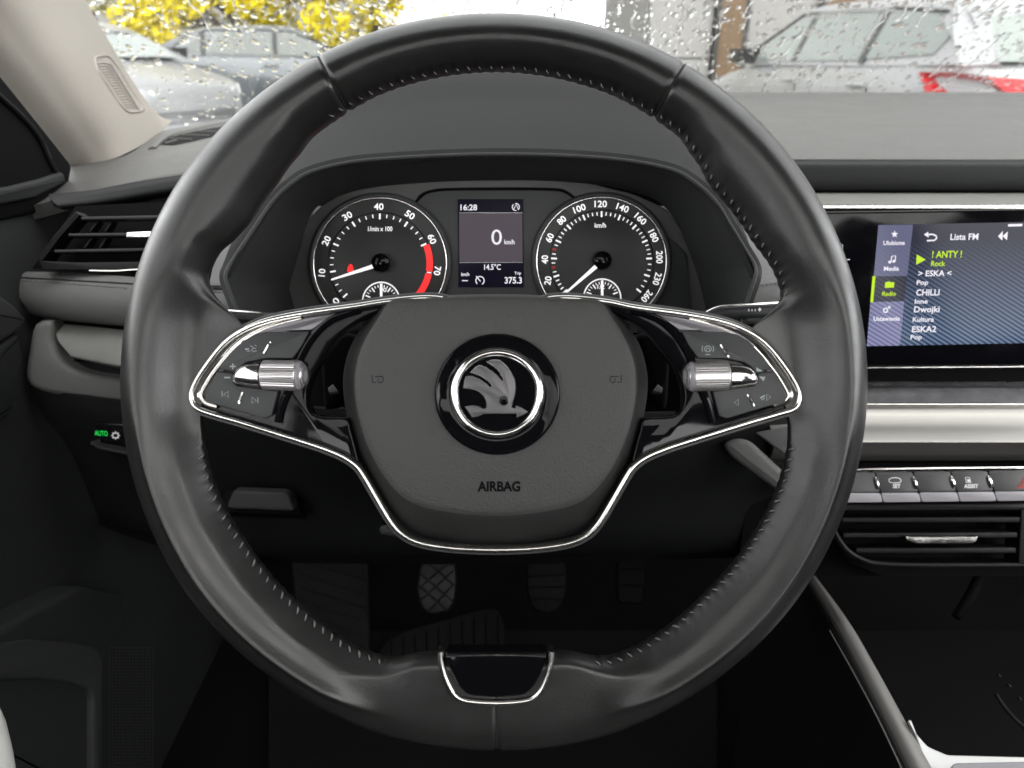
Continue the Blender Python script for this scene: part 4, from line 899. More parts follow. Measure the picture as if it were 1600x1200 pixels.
mb = MB(); mb.slab([(50, 420), (118, 322), (320, 312), (320, 428)], LP, t=0.003, b=0, h=-0.03); mb.build('vent_back', M_black, lv)
for xa, xb in ((150, 138), (172, 162), (250, 240)):
    for y0, y1 in ((346, 362), (371, 388)):
        mb = MB(); mb.slab([(xa-(y0-346)*.35, y0), (xa+4-(y0-346)*.35, y0), (xb+4-(y0-346)*.35, y1), (xb-(y0-346)*.35, y1)], LP, t=0.012, b=0.0005, h=-0.008); mb.build('inner_vane', M_plastic, lv)
mb = MB(); mb.sweep([LP.at(x, y, 0.001) for x, y in ((62, 406), (90, 368), (121, 333))], LP.n, [(-0.003, -0.02), (-0.002, 0.0004), (-0.0006, 0.001), (0.002, 0.0), (0.003, -0.02)]); mb.build('vent_frame', M_plastic, lv)
mb = MB(); mb.slab(rp([(60, 407), (120, 410), (300, 408), (300, 420), (180, 422.5), (66, 422)], 2, 2), LP, t=0.02, b=0.001, h=0.001); mb.build('vent_sill', M_plastic, lv)
mb = MB(); mb.tube([LP.at(x, y, 0.0018) for x, y in cr([(140, 422.5), (180, 423), (212, 421), (250, 420)], 4)], 0.0006, 6); mb.build('vent_chrome_line', M_chrome, lv)
mb = MB(); mb.slab(rp([(197, 362.5), (236, 361), (236, 371), (196, 371.5)], 2, 2), LP, t=0.006, b=0.0012, h=0.004); mb.build('vent_tab', M_chrome2, lv)
# demister at the end of the pad
dv = thing('demister_vent', P(310, 205, .95), 'narrow window demister vent with thin slats where the pad meets the pillar', 'air vent')
at = onsurf(topb, 0.0)
DPn = Pl(P(300, 205, .92), Vector((0.15, -0.35, 1)))
def dvat(x, y, h=0): return onsurf(topb, .004+h)(x, y)
fr = cr([(238, 232), (248, 222), (262, 213), (284, 207), (320, 199), (362, 191), (390, 187)], 3)
UPN = Vector((0, -.5, 1)).normalized()
mb = MB(); mb.sweep([dvat(x, y, .002) for x, y in fr], UPN, [(-0.0045, -0.006), (-0.004, 0.001), (0, 0.002), (0.004, 0.001), (0.0045, -0.006)]); mb.build('vent_frame', M_dashtop, dv, sharp=60)
sl = [(250, 226), (264, 215), (286, 209), (320, 202), (362, 194), (395, 190), (398, 200), (345, 211), (300, 221), (270, 227)]
mb = MB(); mb.rings([[dvat(x, y, -.003) for x, y in sl], [dvat(x, y, 0) for x, y in sl]]); mb.build('slot', M_black, dv)
for xa, ya, xb, yb in ((258, 224, 276, 219), (266, 217, 300, 218), (284, 211, 326, 212), (312, 205, 352, 206), (338, 200, 378, 201), (362, 196, 396, 196)):
    mb = MB(); mb.tube([dvat(xa, ya, .001), dvat(xb, yb, .001)], 0.0011, 6); mb.build('slat', M_dashtop, dv)
# ================================================================ PILLAR, DOOR, SMALL CONTROLS
pil = thing('pillar_trim', P(180, 240, .88), 'light grey fabric trim of the windscreen pillar with ribbed speaker grille', 'pillar trim')
rowsP = [[(-84, 6, .578), (-58, -38, .580), (-18, -84, .615), (16, -170, .780), (26, -182, .84)],
         [(-44, 62, .615), (-15, 20, .617), (24, -26, .652), (66, -90, .815), (76, -98, .875)],
         [(-4, 118, .652), (28, 78, .654), (66, 34, .690), (113, -10, .850), (123, -16, .91)],
         [(36, 170, .690), (71, 133, .692), (110, 94, .727), (158, 66, .885), (168, 60, .945)],
         [(74, 218, .727), (110, 187, .729), (150, 154, .763), (197, 132, .92), (207, 126, .98)],
         [(108, 258, .763), (143, 236, .765), (186, 206, .797), (234, 182, .955), (244, 176, 1.015)],
         [(114, 266, .775), (153, 256, .777), (204, 236, .81), (250, 208, .965), (268, 189, 1.04)]]
mb = MB(); mb.surf(rowsP, 7, 7, th=0.006); mb.build('trim_skin', M_pillar, pil, sharp=0); pb = mb.bvh()
at = onsurf(pb, 0.0012); at3 = onsurf(pb, 0.003)
GR = rp([(147, 89), (169, 86), (184, 106), (225, 170), (219, 175), (199, 176), (187, 163), (151, 108)], 7, 4)
mb = MB(); pts = [at(x, y) for x, y in GR]; nrm = (CAM-pts[0]).normalized()
mb.sweep(pts, nrm, [(-0.0016, -0.002), (-0.001, 0.0008), (0.001, 0.0008), (0.0016, -0.002)], closed=True); mb.build('grille_frame', M_pillar, pil, sharp=0)
for i in range(17):
    y = 99+i*4.3; xl = 150+(y-99)*.66; xr = 177+(y-99)*.62
    mb = MB(); mb.tube([at(xl+1, y), at((xl+xr)/2-2, y-.8), at(xr-6, y+1), at(xr-2, y+4)], 0.0009, 6); mb.build('grille_rib', M_pillar, pil, sharp=0)
door = thing('door_panel', (-0.42, 0.4, 0.45), 'dark textured driver door panel with open storage pocket and window sail piece', 'door panel')
DP = Pl((-0.42, 0.5, 1.0), (1, 0, 0), (0, 1, 0))
def yz(y, z, h=0): return Vector((-0.42+h, y, z))
def slabyz(mb, pts, t=0.03, b=0.004, h=0.0, steps=3):
    if area2(pts) < 0: pts = pts[::-1]
    R = [[Vector((-0.42+h-t, y, z)) for y, z in pts]]
    for i in range(steps+1):
        a = i/steps*pi/2; q = inset(pts, b*(1-cos(a))); R.append([Vector((-0.42+h-b+b*sin(a), y, z)) for y, z in q])
    return mb.rings(R)
def toyz(px, py, h=0.0):
    p = DP.at(px, py, h); return (p.y, p.z)
mb = MB(); slabyz(mb, [(-0.75, 0.34), (1.36, 0.34), (1.36, 0.98), (0.80, 1.02), (0.66, 1.035), (-0.75, 1.045)], t=0.06, b=0.01); mb.build('lower_skin', M_doordark, door)
sail = [toyz(*p) for p in ((-60, 52), (0, 124), (55, 192), (108, 259), (100, 300), (70, 330), (0, 345), (-80, 350))]
mb = MB(); slabyz(mb, rp(sail, 0.006, 3), t=0.03, b=0.004, h=0.004); mb.build('sail_piece', M_black, door)
mb = MB(); mb.tube([DP.at(x, y, 0.006) for x, y in cr([(-30, 120), (0, 150), (35, 182), (62, 215), (78, 250), (88, 268)], 5)], 0.0022, 8); mb.build('window_seal', M_plastic, door)
mb = MB(); slabyz(mb, rp([toyz(*p) for p in ((-90, 300), (0, 292), (50, 280), (86, 268), (92, 285), (40, 310), (0, 318), (-90, 330))], 0.004, 3), t=0.02, b=0.003, h=0.008); mb.build('door_top_roll', M_doordark, door)
mb = MB(); mb.rings([[Vector((x0, 0.60, 1.04)), Vector((x0, -.72, 1.05)), Vector((x1, -.66, 1.365)), Vector((x1, .22, 1.36))] for x0, x1 in ((-.447, -.405), (-.443, -.401))]); mb.build('side_window', M_sidepane, door)
# upper pad of the door, with its crease
mb = MB(); slabyz(mb, rp([toyz(*p, .01) for p in ((-160, 452), (-30, 468), (0, 462), (24, 480), (40, 500), (30, 515), (0, 535), (-160, 600))], 0.004, 3), t=0.02, b=0.004, h=0.012); mb.build('door_pad', M_doorarm, door)
mb = MB(); slabyz(mb, rp([toyz(*p, .01) for p in ((-160, 606), (0, 541), (30, 520), (38, 560), (22, 640), (0, 652), (-160, 740))], 0.004, 3), t=0.02, b=0.004, h=0.010); mb.build('door_pad', M_doordark, door)
mb = MB(); mb.tube([DP.at(x, y, 0.008) for x, y in ((-30, 672), (0, 652), (14, 640), (24, 630))], 0.0008, 6); mb.build('trim_line', M_plastic2, door)
# storage pocket
pk = rp([toyz(*p, .03) for p in ((-200, 1060), (0, 985), (60, 950), (131, 915), (200, 930), (195, 960), (170, 1000), (160, 1060), (160, 1260), (-200, 1260))], 0.008, 3)
mb = MB(); slabyz(mb, pk, t=0.04, b=0.006, h=0.03, steps=4); mb.build('pocket_shelf', M_doordark, door)
band = rp([toyz(*p, .036) for p in ((-200, 1090), (0, 1006), (50, 999), (110, 1003), (152, 1012), (161, 1030), (160, 1260), (146, 1260), (146, 1090), (140, 1076), (110, 1066), (60, 1060), (0, 1062), (-200, 1150))], 0.005, 3)
mb = MB(); slabyz(mb, band, t=0.03, b=0.003, h=0.036, steps=3); mb.build('pocket_rim', M_doorarm, door)
mb = MB(); dots = []
for i in range(14):
    for j in range(44):
        p = DP.at(168+i*5.2, 1012+j*5.0, 0.0); 
        mb.add([Vector((-0.418, p.y+dy, p.z+dz)) for dy, dz in ((-.0012, 0), (0, -.0012), (.0012, 0), (0, .0012))]+[Vector((-0.4165, p.y, p.z))], [(0, 1, 4), (1, 2, 4), (2, 3, 4), (3, 0, 4)], False)
mb.build('speaker_dots', M_doordark, door, kind='stuff')
seat = thing('seat_edge', P(-10, 1190, .5), 'pale fabric corner at the very edge beside the door pocket', 'fabric')
mb = MB(); mb.tube([P(x, y, .47) for x, y in cr([(-26, 1070), (-16, 1110), (-6, 1150), (2, 1185), (10, 1235)], 5)], [.003+.0035*min(1, i/8) for i in range(21)], 12); mb.build('fabric_fold', M_fabricpale, seat, sharp=0)
# light switch
ls = thing('light_switch', P(170, 690, .67), 'black headlight switch panel with lit green AUTO lettering', 'light switch')
LS = Pl(P(175, 684, .652), tiltn(rad(-4), rad(4)))
mb = MB(); mb.slab(rp([(146, 660), (260, 664), (270, 704), (215, 706), (158, 696)], 6, 3), LS, t=0.02, b=0.002); mb.build('switch_face', M_gloss, ls)
mb = MB(); mb.slab(rp([(140, 690), (156, 694), (214, 706), (262, 704), (266, 712), (210, 715), (150, 702)], 2, 2), LS, t=0.02, b=0.002, h=0.003); mb.build('switch_lip', M_doorarm, ls)
mb = MB(); at = onplane(LS, 0.0003); text(mb, 'AUTO', 158, 677, 20.5, 8, at, slope=0.06, shear=-0.1, bold=0.02); mb.build('lit_lettering', M_green, ls)
mb = MB(); line(mb, ell(180.5, 680.5, 4.6, 4, 12), 2.0, at, True)
for a_ in range(0, 360, 45): line(mb, [(180.5+r*cos(rad(a_)), 680.5-r*.9*sin(rad(a_))) for r in (5, 7)], 1.6, at)
mb.build('lamp_symbol', M_print2, ls)
lev = thing('release_lever', P(405, 800, .66), 'small grey release lever on the dark lower dash seen through the wheel', 'lever')
mb = MB(); LV = Pl(P(406, 782, .635), tiltn(rad(-8)))
mb.slab(rp([(364, 767), (444, 770), (452, 776), (459, 797), (455, 799), (358, 795), (354, 791)], 4, 3), LV, t=0.012, b=0.002, steps=4); mb.build('lever_grip', M_lever, lev)
mb = MB(); mb.slab(rp([(352, 765), (462, 768), (470, 804), (340, 800)], 4, 3), Pl(P(406, 782, .648), tiltn(rad(20))), t=0.02, b=0.001); mb.build('lever_recess', M_black, lev)
cl = thing('column_lever', P(610, 838, .5), 'small pale knob of the column adjuster under the hub', 'lever')
mb = MB(); mb.tube([P(596, 828, .47), P(598, 828, .468), P(604, 828, .467), (P(626, 832, .47)), P(660, 838, .49)], [.0008, .0026, .0032, .0030, .0026], 10); mb.build('lever_grip', M_lever, cl, sharp=0)
# column and stalks
colm = thing('steering_column', P(776, 640, .60), 'dark grey steering column shroud behind the hub', 'steering column')
mb = MB(); R = []
for d, x0, x1, y0, y1 in ((.455, 610, 940, 490, 770), (.47, 590, 962, 478, 800), (.52, 560, 985, 474, 830), (.62, 580, 968, 480, 826)):
    R.append([P(x, y, d) for x, y in rp([(x0, y0), (x1, y0), (x1-30, y1), (x0+30, y1)], 40, 5)])
mb.rings(R); mb.build('column_shroud', M_plastic, colm, sharp=0)
for k in (0, 1):
    f = mir if k else (lambda q: q)
    mb = MB(); mb.slab(f(rp([(500, 560), (530, 520), (556, 520), (556, 600), (520, 640), (505, 640)], 12, 3)), Pl(P(530, 590, .43), -FW), t=0.02, b=0.003, steps=3); mb.build('column_flank', M_black, colm)
    mb = MB(); mb.slab(f([(512, 606), (520, 600), (528, 611), (514, 614)]), Pl(P(530, 590, .425), tiltn(rad(20))), t=0.004, b=0.0006); mb.build('flank_facet', M_fascia, colm)
ws = thing('wiper_stalk', P(1180, 500, .50), 'grey wiper stalk with small printed marks to the right of the hub', 'stalk')
QP = Pl(P(1160, 485, .465), tiltn(rad(-6)))
mb = MB(); mb.slab(rp([(1000, 500), (1108, 486), (1122, 479), (1226, 473), (1232, 482), (1222, 496), (1120, 500), (1000, 520)], 5, 3), QP, t=0.012, b=0.003, steps=4); mb.build('stalk_body', M_button, ws)
mb = MB(); mb.tube([QP.at(x, y, 0.0) for x, y in cr([(1104, 488), (1122, 480), (1150, 477), (1226, 472.5)], 4)], 0.0007, 6); mb.build('chrome_line', M_chrome, ws)
mb = MB(); at = onplane(QP, 0.0003); shape(mb, [(1187, 480), (1190, 483.5), (1187, 487), (1184, 483.5)], at)
for x in (1170, 1175, 1180): line(mb, [(x, 482.5), (x, 486.5)], 1.5, at)
mb.build('printed_marks', M_print2, ws)
ts = thing('indicator_stalk', P(370, 500, .50), 'grey indicator stalk with a thin chrome line peeping out at the left spoke', 'stalk')
mb = MB(); mb.slab(rp([(330, 487), (345, 484), (420, 489), (560, 505), (560, 520), (420, 505), (335, 500)], 4, 3), QP, t=0.012, b=0.003, steps=4); mb.build('stalk_body', M_button, ts)
mb = MB(); mb.tube([QP.at(x, y, 0.0) for x, y in cr([(336, 485), (350, 484.5), (375, 486), (410, 489)], 4)], 0.0007, 6); mb.build('chrome_line', M_chrome, ts)
# ================================================================ FOOTWELL
FZ = 0.36
def floorpt(px, py, z=FZ):
    r = (px-800)/FPX*RT+(600-py)/FPX*UPV+FW; return CAM + r*((z-CAM.z)/r.z)
def footpedal(name, label, out, d, m, ribs, tilt=20, mr=None):
    t = thing(name, P(sum(p[0] for p in out)/len(out), max(p[1] for p in out), d), label, 'pedal')
    pl = Pl(P(out[0][0], out[0][1], d), tiltn(rad(tilt)))
    mb = MB(); mb.slab(rp(out, 10, 4), pl, t=0.012, b=0.003, steps=3); mb.build('pad', m, t)
    for a_, b_ in ribs:
        mb = MB(); mb.tube([pl.at(a_[0], a_[1], .0005), pl.at(b_[0], b_[1], .0005)], 0.0013, 6); mb.build('tread_bar', mr or m, t)
    x = sum(p[0] for p in out)/len(out); y = min(p[1] for p in out)
    mb = MB(); mb.tube([pl.at(x, y+12, -0.008), pl.at(x+4, y-20, -0.02), P(x+8, y-90, d+.1)], [0.008, 0.008, 0.009], 8); mb.build('pedal_arm', M_black, t)
footpedal('clutch_pedal', 'worn clutch pedal with cross tread, shiny at its lower edge, furthest left', [(656, 880), (700, 872), (712, 885), (712, 925), (706, 950), (690, 959), (670, 960), (657, 950), (650, 920)], .92, M_pedal,
          [((655, 915), (700, 955)), ((655, 895), (710, 942)), ((710, 912), (668, 957)), ((708, 892), (655, 940)), ((672, 882), (711, 915)), ((700, 880), (654, 920))], 10)
footpedal('brake_pedal', 'dark brake pedal in the middle of the footwell', [(822, 880), (884, 876), (887, 900), (884, 935), (872, 955), (852, 960), (832, 952), (823, 925)], .92, M_rubber, [((826, 900), (884, 898)), ((826, 918), (884, 917)), ((830, 936), (880, 936))], 10)
footpedal('accelerator_pedal', 'tall dark accelerator pedal on the right of the footwell', [(964, 872), (1008, 872), (1010, 900), (1006, 946), (966, 944), (963, 910)], .98, M_rubber, [((968, 890), (1004, 890)), ((968, 915), (1004, 915))], 10)
ft = thing('footrest', floorpt(520, 1010), 'worn grey ribbed footrest left of the clutch pedal', 'footrest')
FTP = Pl(P(520, 940, .98), tiltn(rad(12), rad(8)))
mb = MB(); mb.slab(rp([(452, 858), (574, 850), (577, 1030), (500, 1040), (462, 960)], 6, 3), FTP, t=0.04, b=0.003, steps=3); mb.build('footrest_pad', M_footrest, ft)
for i in range(6):
    y = 880+i*22
    mb = MB(); mb.tube([FTP.at(462+i*5, y-6, 0.0), FTP.at(572, y+26, 0.0)], 0.002, 6); mb.build('rib', M_footrest, ft)
mt = thing('floor_mat', floorpt(700, 1050), 'black rubber floor mat with raised ribbed heel pad', 'floor mat')
mb = MB(); g = [[floorpt(x, y, FZ+.012) for x in (420, 520, 640, 760, 880, 1000, 1120)] for y in (985, 1040, 1120, 1260)]; mb.sheet(g, 0.008); mb.build('mat_sheet', M_rubber2, mt, sharp=0)
HP = Pl(floorpt(690, 1000, FZ+.05), (0, -0.5, 1))
mb = MB(); mb.slab(rp([(604, 1000), (640, 982), (700, 966), (752, 952), (778, 950), (788, 975), (794, 1040), (590, 1050), (590, 1015)], 8, 3), HP, t=0.03, b=0.004, steps=3); hp = mb.build('heel_pad', M_rubber3, mt)
for i in range(10):
    x = 612+i*18.5
    mb = MB(); mb.tube([HP.at(x, 1042, .0005), HP.at(x-1, max(958, 1000-(x-604)*.27)+3, .0005)], 0.0011, 5); mb.build('rib', M_black, hp)
# ================================================================ CENTRE CONSOLE
con = thing('centre_console', (0.33, 0.4, 0.36), 'dark centre console with long silvery edge trim and open black tray', 'centre console')
def edgept(px, py, d): return P(px, py, d)
E = [(1225, 850, .80), (1268, 905, .74), (1310, 975, .68), (1350, 1050, .62), (1396, 1140, .565), (1440, 1230, .52)]
E2 = [(1236, 850, .80), (1278, 905, .74), (1330, 975, .68), (1374, 1050, .62), (1424, 1140, .565), (1476, 1230, .52)]
mb = MB(); c1 = [P(*p) for p in cr(E, 5)]; c2 = [P(*p) for p in cr(E2, 5)]
g = [[a_+Vector((0, 0, -.004)) for a_ in c1], [a_.lerp(b_, .12)+Vector((0, 0, .0010)) for a_, b_ in zip(c1, c2)], [a_.lerp(b_, .5)+Vector((0, 0, .0020)) for a_, b_ in zip(c1, c2)], [a_.lerp(b_, .9)+Vector((0, 0, .0005)) for a_, b_ in zip(c1, c2)], [b_+Vector((0, 0, -.006)) for b_ in c2]]
mb.sheet(g, 0.008, Vector((0, 0, -1))); mb.build('edge_trim', M_conedge, con, sharp=0)
mb = MB(); side = [P(x-6, y, d)+Vector((0, 0, -.008)) for x, y, d in cr(E, 5)]
g = [side, [Vector((p.x-.006, p.y, p.z-.05)) for p in side], [Vector((p.x-.012, p.y, p.z-.15)) for p in side], [Vector((p.x-.015, p.y, FZ)) for p in side]]
mb.sheet(g, 0.01, Vector((1, 0, 0))); mb.build('console_side', M_console, con, sharp=0)
mb = MB(); mb.tube([P(x, y, d) for x, y, d in cr([(1296, 985, .664), (1330, 1045, .618), (1370, 1120, .57), (1408, 1200, .53), (1430, 1250, .505)], 4)], 0.0006, 6); mb.build('trim_line', M_tray, con, sharp=0)
# tray
mb = MB(); TZ = 0.60
g = [[b_+Vector((0.003, 0, -.006)) for b_ in c2], [b_+Vector((.02, 0, -.06)) for b_ in c2], [Vector((b_.x+.04, b_.y, TZ-.04)) for b_ in c2], [Vector((0.75, b_.y, TZ-.04)) for b_ in c2]]
mb.sheet(g, 0.004, Vector((0, 0, -1))); mb.build('tray_well', M_black, con, sharp=0)
FP_ = Pl(P(1500, 1170, .55), Vector((0, -0.25, 1)))
mb = MB(); mb.slab(rp([(1420, 1122), (1432, 1146), (1450, 1166), (1480, 1179), (1600, 1182), (1760, 1182), (1760, 1300), (1480, 1300), (1450, 1200)], 4, 2), FP_, t=0.004, b=0.001, steps=3); mb.build('gear_surround', M_chromeW, con)
mb = MB(); mb.slab(rp([(1486, 1192), (1760, 1186), (1760, 1300), (1500, 1300)], 10, 3), FP_, t=0.004, b=0.001, h=0.004); mb.build('surround_panel', M_satin, con)
mb = MB(); mb.tube([P(x, y, d) for x, y, d in cr([(1556, 1084, .60), (1572, 1108, .59), (1600, 1136, .58), (1640, 1160, .57)], 4)], 0.0016, 6); mb.build('tray_edge', M_plastic, con, sharp=0)
for x, y in ((1562, 1056), (1578, 1072), (1594, 1092)):
    mb = MB(); mb.slab(rp([(x-3, y-3), (x+1, y-2), (x+4, y+3), (x, y+2)], 1, 2), Pl(P(x, y, .61), tiltn(rad(20))), t=0.003, b=0.0005); mb.build('shiny_clip', M_pedal, con)
mb = MB(); mb.tube([P(1535, 890, .70), P(1520, 925, .69), P(1494, 965, .68)], [0.004, 0.005, 0.004], 8); mb.build('cable_loop', M_black, con, sharp=0)
# ================================================================ CABIN SHELL
sh = thing('cabin_shell', (0.33, 0, 0.3), 'grey cloth roof lining and dark body shell round the seats', 'car body', kind='structure')
mb = MB(); mb.box((0.33, 0.55, FZ-.02), .80, .90, .02); mb.build('cabin_floor', M_carpet, sh)
mb = MB(); mb.box((0.33, -1.25, FZ-.02), .80, .90, .02); mb.build('cabin_floor', M_carpet, sh)
mb = MB(); mb.box((0.33, 1.46, 0.68), .80, .02, .34); mb.build('bulkhead', M_black, sh)
mb = MB(); mb.box((1.15, -0.1, 0.68), .03, 1.5, .34); mb.build('passenger_door', M_doordark, sh)
mb = MB(); mb.box((-0.46, -1.3, 0.68), .03, .75, .34); mb.build('rear_door', M_doordark, sh)
mb = MB(); mb.box((0.33, -2.1, 0.70), .80, .05, .36); mb.build('tail_panel', M_doordark, sh)
mb = MB(); mb.box((0.33, -1.35, 0.62), .72, .28, .10); mb.box((0.33, -1.68, 0.86), .72, .08, .26); mb.build('rear_bench', M_doordark, sh)
def roofz(y): return 1.40+0.035*(1-((y+.7)/1.2)**2)
mb = MB(); g = [[Vector((x, y, roofz(y)-0.05*abs((x-.35)/.75)**3)) for x in [(-.38+1.46*i/12) for i in range(13)]] for y in [0.48-2.3*j/14 for j in range(15)]]
RX0, RX1, RY0, RY1 = 1, 11, 4, 10
for (i0, i1, j0, j1) in ((0, 14, 0, RX0), (0, 14, RX1, 12), (0, RY0, RX0, RX1), (RY1, 14, RX0, RX1)):
    mb = MB(); mb.sheet([r[j0:j1+1] for r in g[i0:i1+1]], 0.05, Vector((0, 0, 1))); mb.build('roof_lining', M_lining, sh, sharp=0)
mb = MB(); mb.sheet([[p+Vector((0, 0, .03)) for p in r[RX0:RX1+1]] for r in g[RY0:RY1+1]], 0.005, Vector((0, 0, 1))); mb.build('added_roof_window', M_roofpane, sh, sharp=0)  # unseen glass roof, added to let more light fall on the wheel
for nm, sx_ in (('driver', 0.0), ('passenger', 0.70)):  # seats out of view, added to shade the footwell and darken wheel reflections
    st_ = thing('unseen_front_seat', (sx_, -0.1, FZ), 'unseen dark fabric %s seat with headrest, added to block light' % nm, 'seat', 'front seats')
    mb = MB(); mb.rings([[Vector((sx_+x, y, z)) for x, z in rp([(-.25, z0), (.25, z0), (.25, z0+.16), (-.25, z0+.16)], .04, 3)] for y, z0 in ((0.27, FZ+.14), (0.24, FZ+.12), (-.25, FZ+.09))]); mb.build('cushion', M_seatfab, st_)
    mb = MB(); mb.rings([[Vector((sx_+x*k_, y, z)) for x, y in rp([(-.24, y0-.06), (.24, y0-.06), (.24, y0+.06), (-.24, y0+.06)], .03, 3)] for z, y0, k_ in ((FZ+.18, -.24, .9), (FZ+.35, -.27, 1), (FZ+.62, -.34, 1), (FZ+.78, -.38, .75))]); mb.build('backrest', M_seatfab, st_)
    mb = MB(); mb.rings([[Vector((sx_+x*k_, y, z)) for x, y in rp([(-.13, y0-.045), (.13, y0-.045), (.13, y0+.045), (-.13, y0+.045)], .03, 3)] for z, y0, k_ in ((FZ+.80, -.40, .8), (FZ+.84, -.405, 1), (FZ+.98, -.42, 1), (FZ+1.02, -.425, .8))]); mb.build('headrest', M_seatfab, st_)
    mb = MB(); mb.box((sx_, -.02, FZ+.05), .22, .24, .05); mb.build('seat_base', M_black, st_)
for xx in (-0.45, 1.14):
    for ya, yb in ((-0.45, -0.57), (-1.5, -1.7)):
        mb = MB(); g = [[Vector((xx, y, 0.98)) for y in (ya, yb)], [Vector((xx+(0.05 if xx < 0 else -.05), y-.05, 1.38)) for y in (ya, yb)]]; mb.sheet(g, .03, Vector((-1 if xx < 0 else 1, 0, 0))); mb.build('door_pillar', M_lining, sh)
mb = MB(); mb.tube([Vector((1.16, 1.0, 1.03)), Vector((1.08, .72, 1.22)), Vector((1.0, .46, 1.38))], .04, 8); mb.build('far_pillar', M_lining, sh, sharp=0)
# ================================================================ WINDSCREEN AND RAIN
wsn = thing('windscreen', (0.33, 1.40, 1.06), 'raked windscreen pane wet with rain', 'windscreen')
WSn = Vector((0, -sin(rad(30)), -cos(rad(30)))).normalized()   # faces the cabin
WS = Pl((0.33, 1.42, 1.045), WSn)
EY_ = Vector((0, -cos(rad(30)), sin(rad(30))))   # up the glass, towards the driver
def wsp(u, v, h=0):  # u across, v up the glass, h outside
    return Vector((0.33, 1.42, 1.045)) + Vector((1, 0, 0))*u + EY_*v - WSn*h
mb = MB(); mb.rings([[wsp(u, v, h) for u, v in ((-1.02, -.03), (.95, -.03), (.72, .95), (-.72, .95))] for h in (0, .005)]); mb.build('windscreen_pane', M_pane, wsn)
mb = MB(); rnd = random.Random(11)
def wspx(px, py):
    r = (px-800)/FPX*RT+(600-py)/FPX*UPV+FW; o = Vector((0.33, 1.42, 1.045)); t = (o-CAM).dot(WSn)/r.dot(WSn); q = CAM+r*t-o
    return q.x, q.dot(EY_)
def drop(u, v, r, asp=1.0, hh=0.45, ang=0, n=12):
    R = []; ph = rnd.uniform(0, 6.3); k1 = rnd.uniform(0, .18)
    for s_, h in ((1.0, 0.0), (0.96, 0.35), (0.80, 0.68), (0.52, 0.9), (0.2, 1.0)):
        ring = []
        for j in range(n):
            a_ = 2*pi*j/n; rr = r*s_*(1+k1*cos(2*a_+ph)+.08*cos(3*a_+2*ph)); x = rr*cos(a_); y = rr*asp*sin(a_)
            ring.append(wsp(u+x*cos(ang)-y*sin(ang), v+x*sin(ang)+y*cos(ang), 0.0056+h*r*hh))
        R.append(ring)
    mb.rings(R)
for i in range(6200):
    px = rnd.uniform(60, 1700); py = rnd.uniform(-70, 215)
    if px < 60 or 560 < px < 960 and py > 60: continue
    u, v = wspx(px, py)
    r = 0.0009+0.0042*rnd.random()**3.2
    drop(u, v, r, rnd.uniform(1.0, 2.0), rnd.uniform(.2, .42), rnd.uniform(-.4, .4))
for i in range(46):     # runs of water
    px = rnd.choice([rnd.uniform(980, 1700), rnd.uniform(980, 1700), rnd.uniform(130, 1000)]); py = rnd.uniform(30, 190)
    u, v = wspx(px, py); L = rnd.uniform(.05, .22); n = int(L/.006); wv = rnd.uniform(0, 6); du = rnd.uniform(-.15, .25)
    pts = []; rr = []
    x = u
    for j in range(n):
        x += (rnd.uniform(-.0022, .0022)+du*.0012*1.0+0.0012*sin(j*.7+wv)); pts.append((x, v+j*.006)); rr.append(rnd.uniform(.0009, .0020)*(1.3 if j == 0 else 1))
    R = []
    for (x_, y_), r_ in zip(pts, rr):
        R.append([wsp(x_+r_*cos(a_), y_, .0056+max(0, r_*.55*sin(a_))) for a_ in (0, .5, 1.05, 1.57, 2.1, 2.64, 3.1416)])
    mb.rings(R)
rain = mb.build('raindrops', M_water, None, sharp=0, origin=(0.33, 1.42, 1.05)); tag(rain, 'raindrops and runs of water on the windscreen', 'rain', kind='stuff')
# ================================================================ OUTSIDE
HN = 23.8
def gp(px, dist, z=0.0):
    """ground point in the direction of photo column px at a forward distance"""
    k = (px-800)/FPX/(cos(PITCH)+ (530/FPX)*sin(PITCH)); return Vector((k*dist, dist, z))
mb = MB(); mb.grid([[Vector((x, y, 0)) for x in (-200, -20, 20, 200)] for y in (-60, -8, 30, 300)], smooth=False)
gr = mb.build('ground', M_asphalt, None); gr['kind'] = 'structure'; gr['label'] = 'wet grey asphalt of the car park'
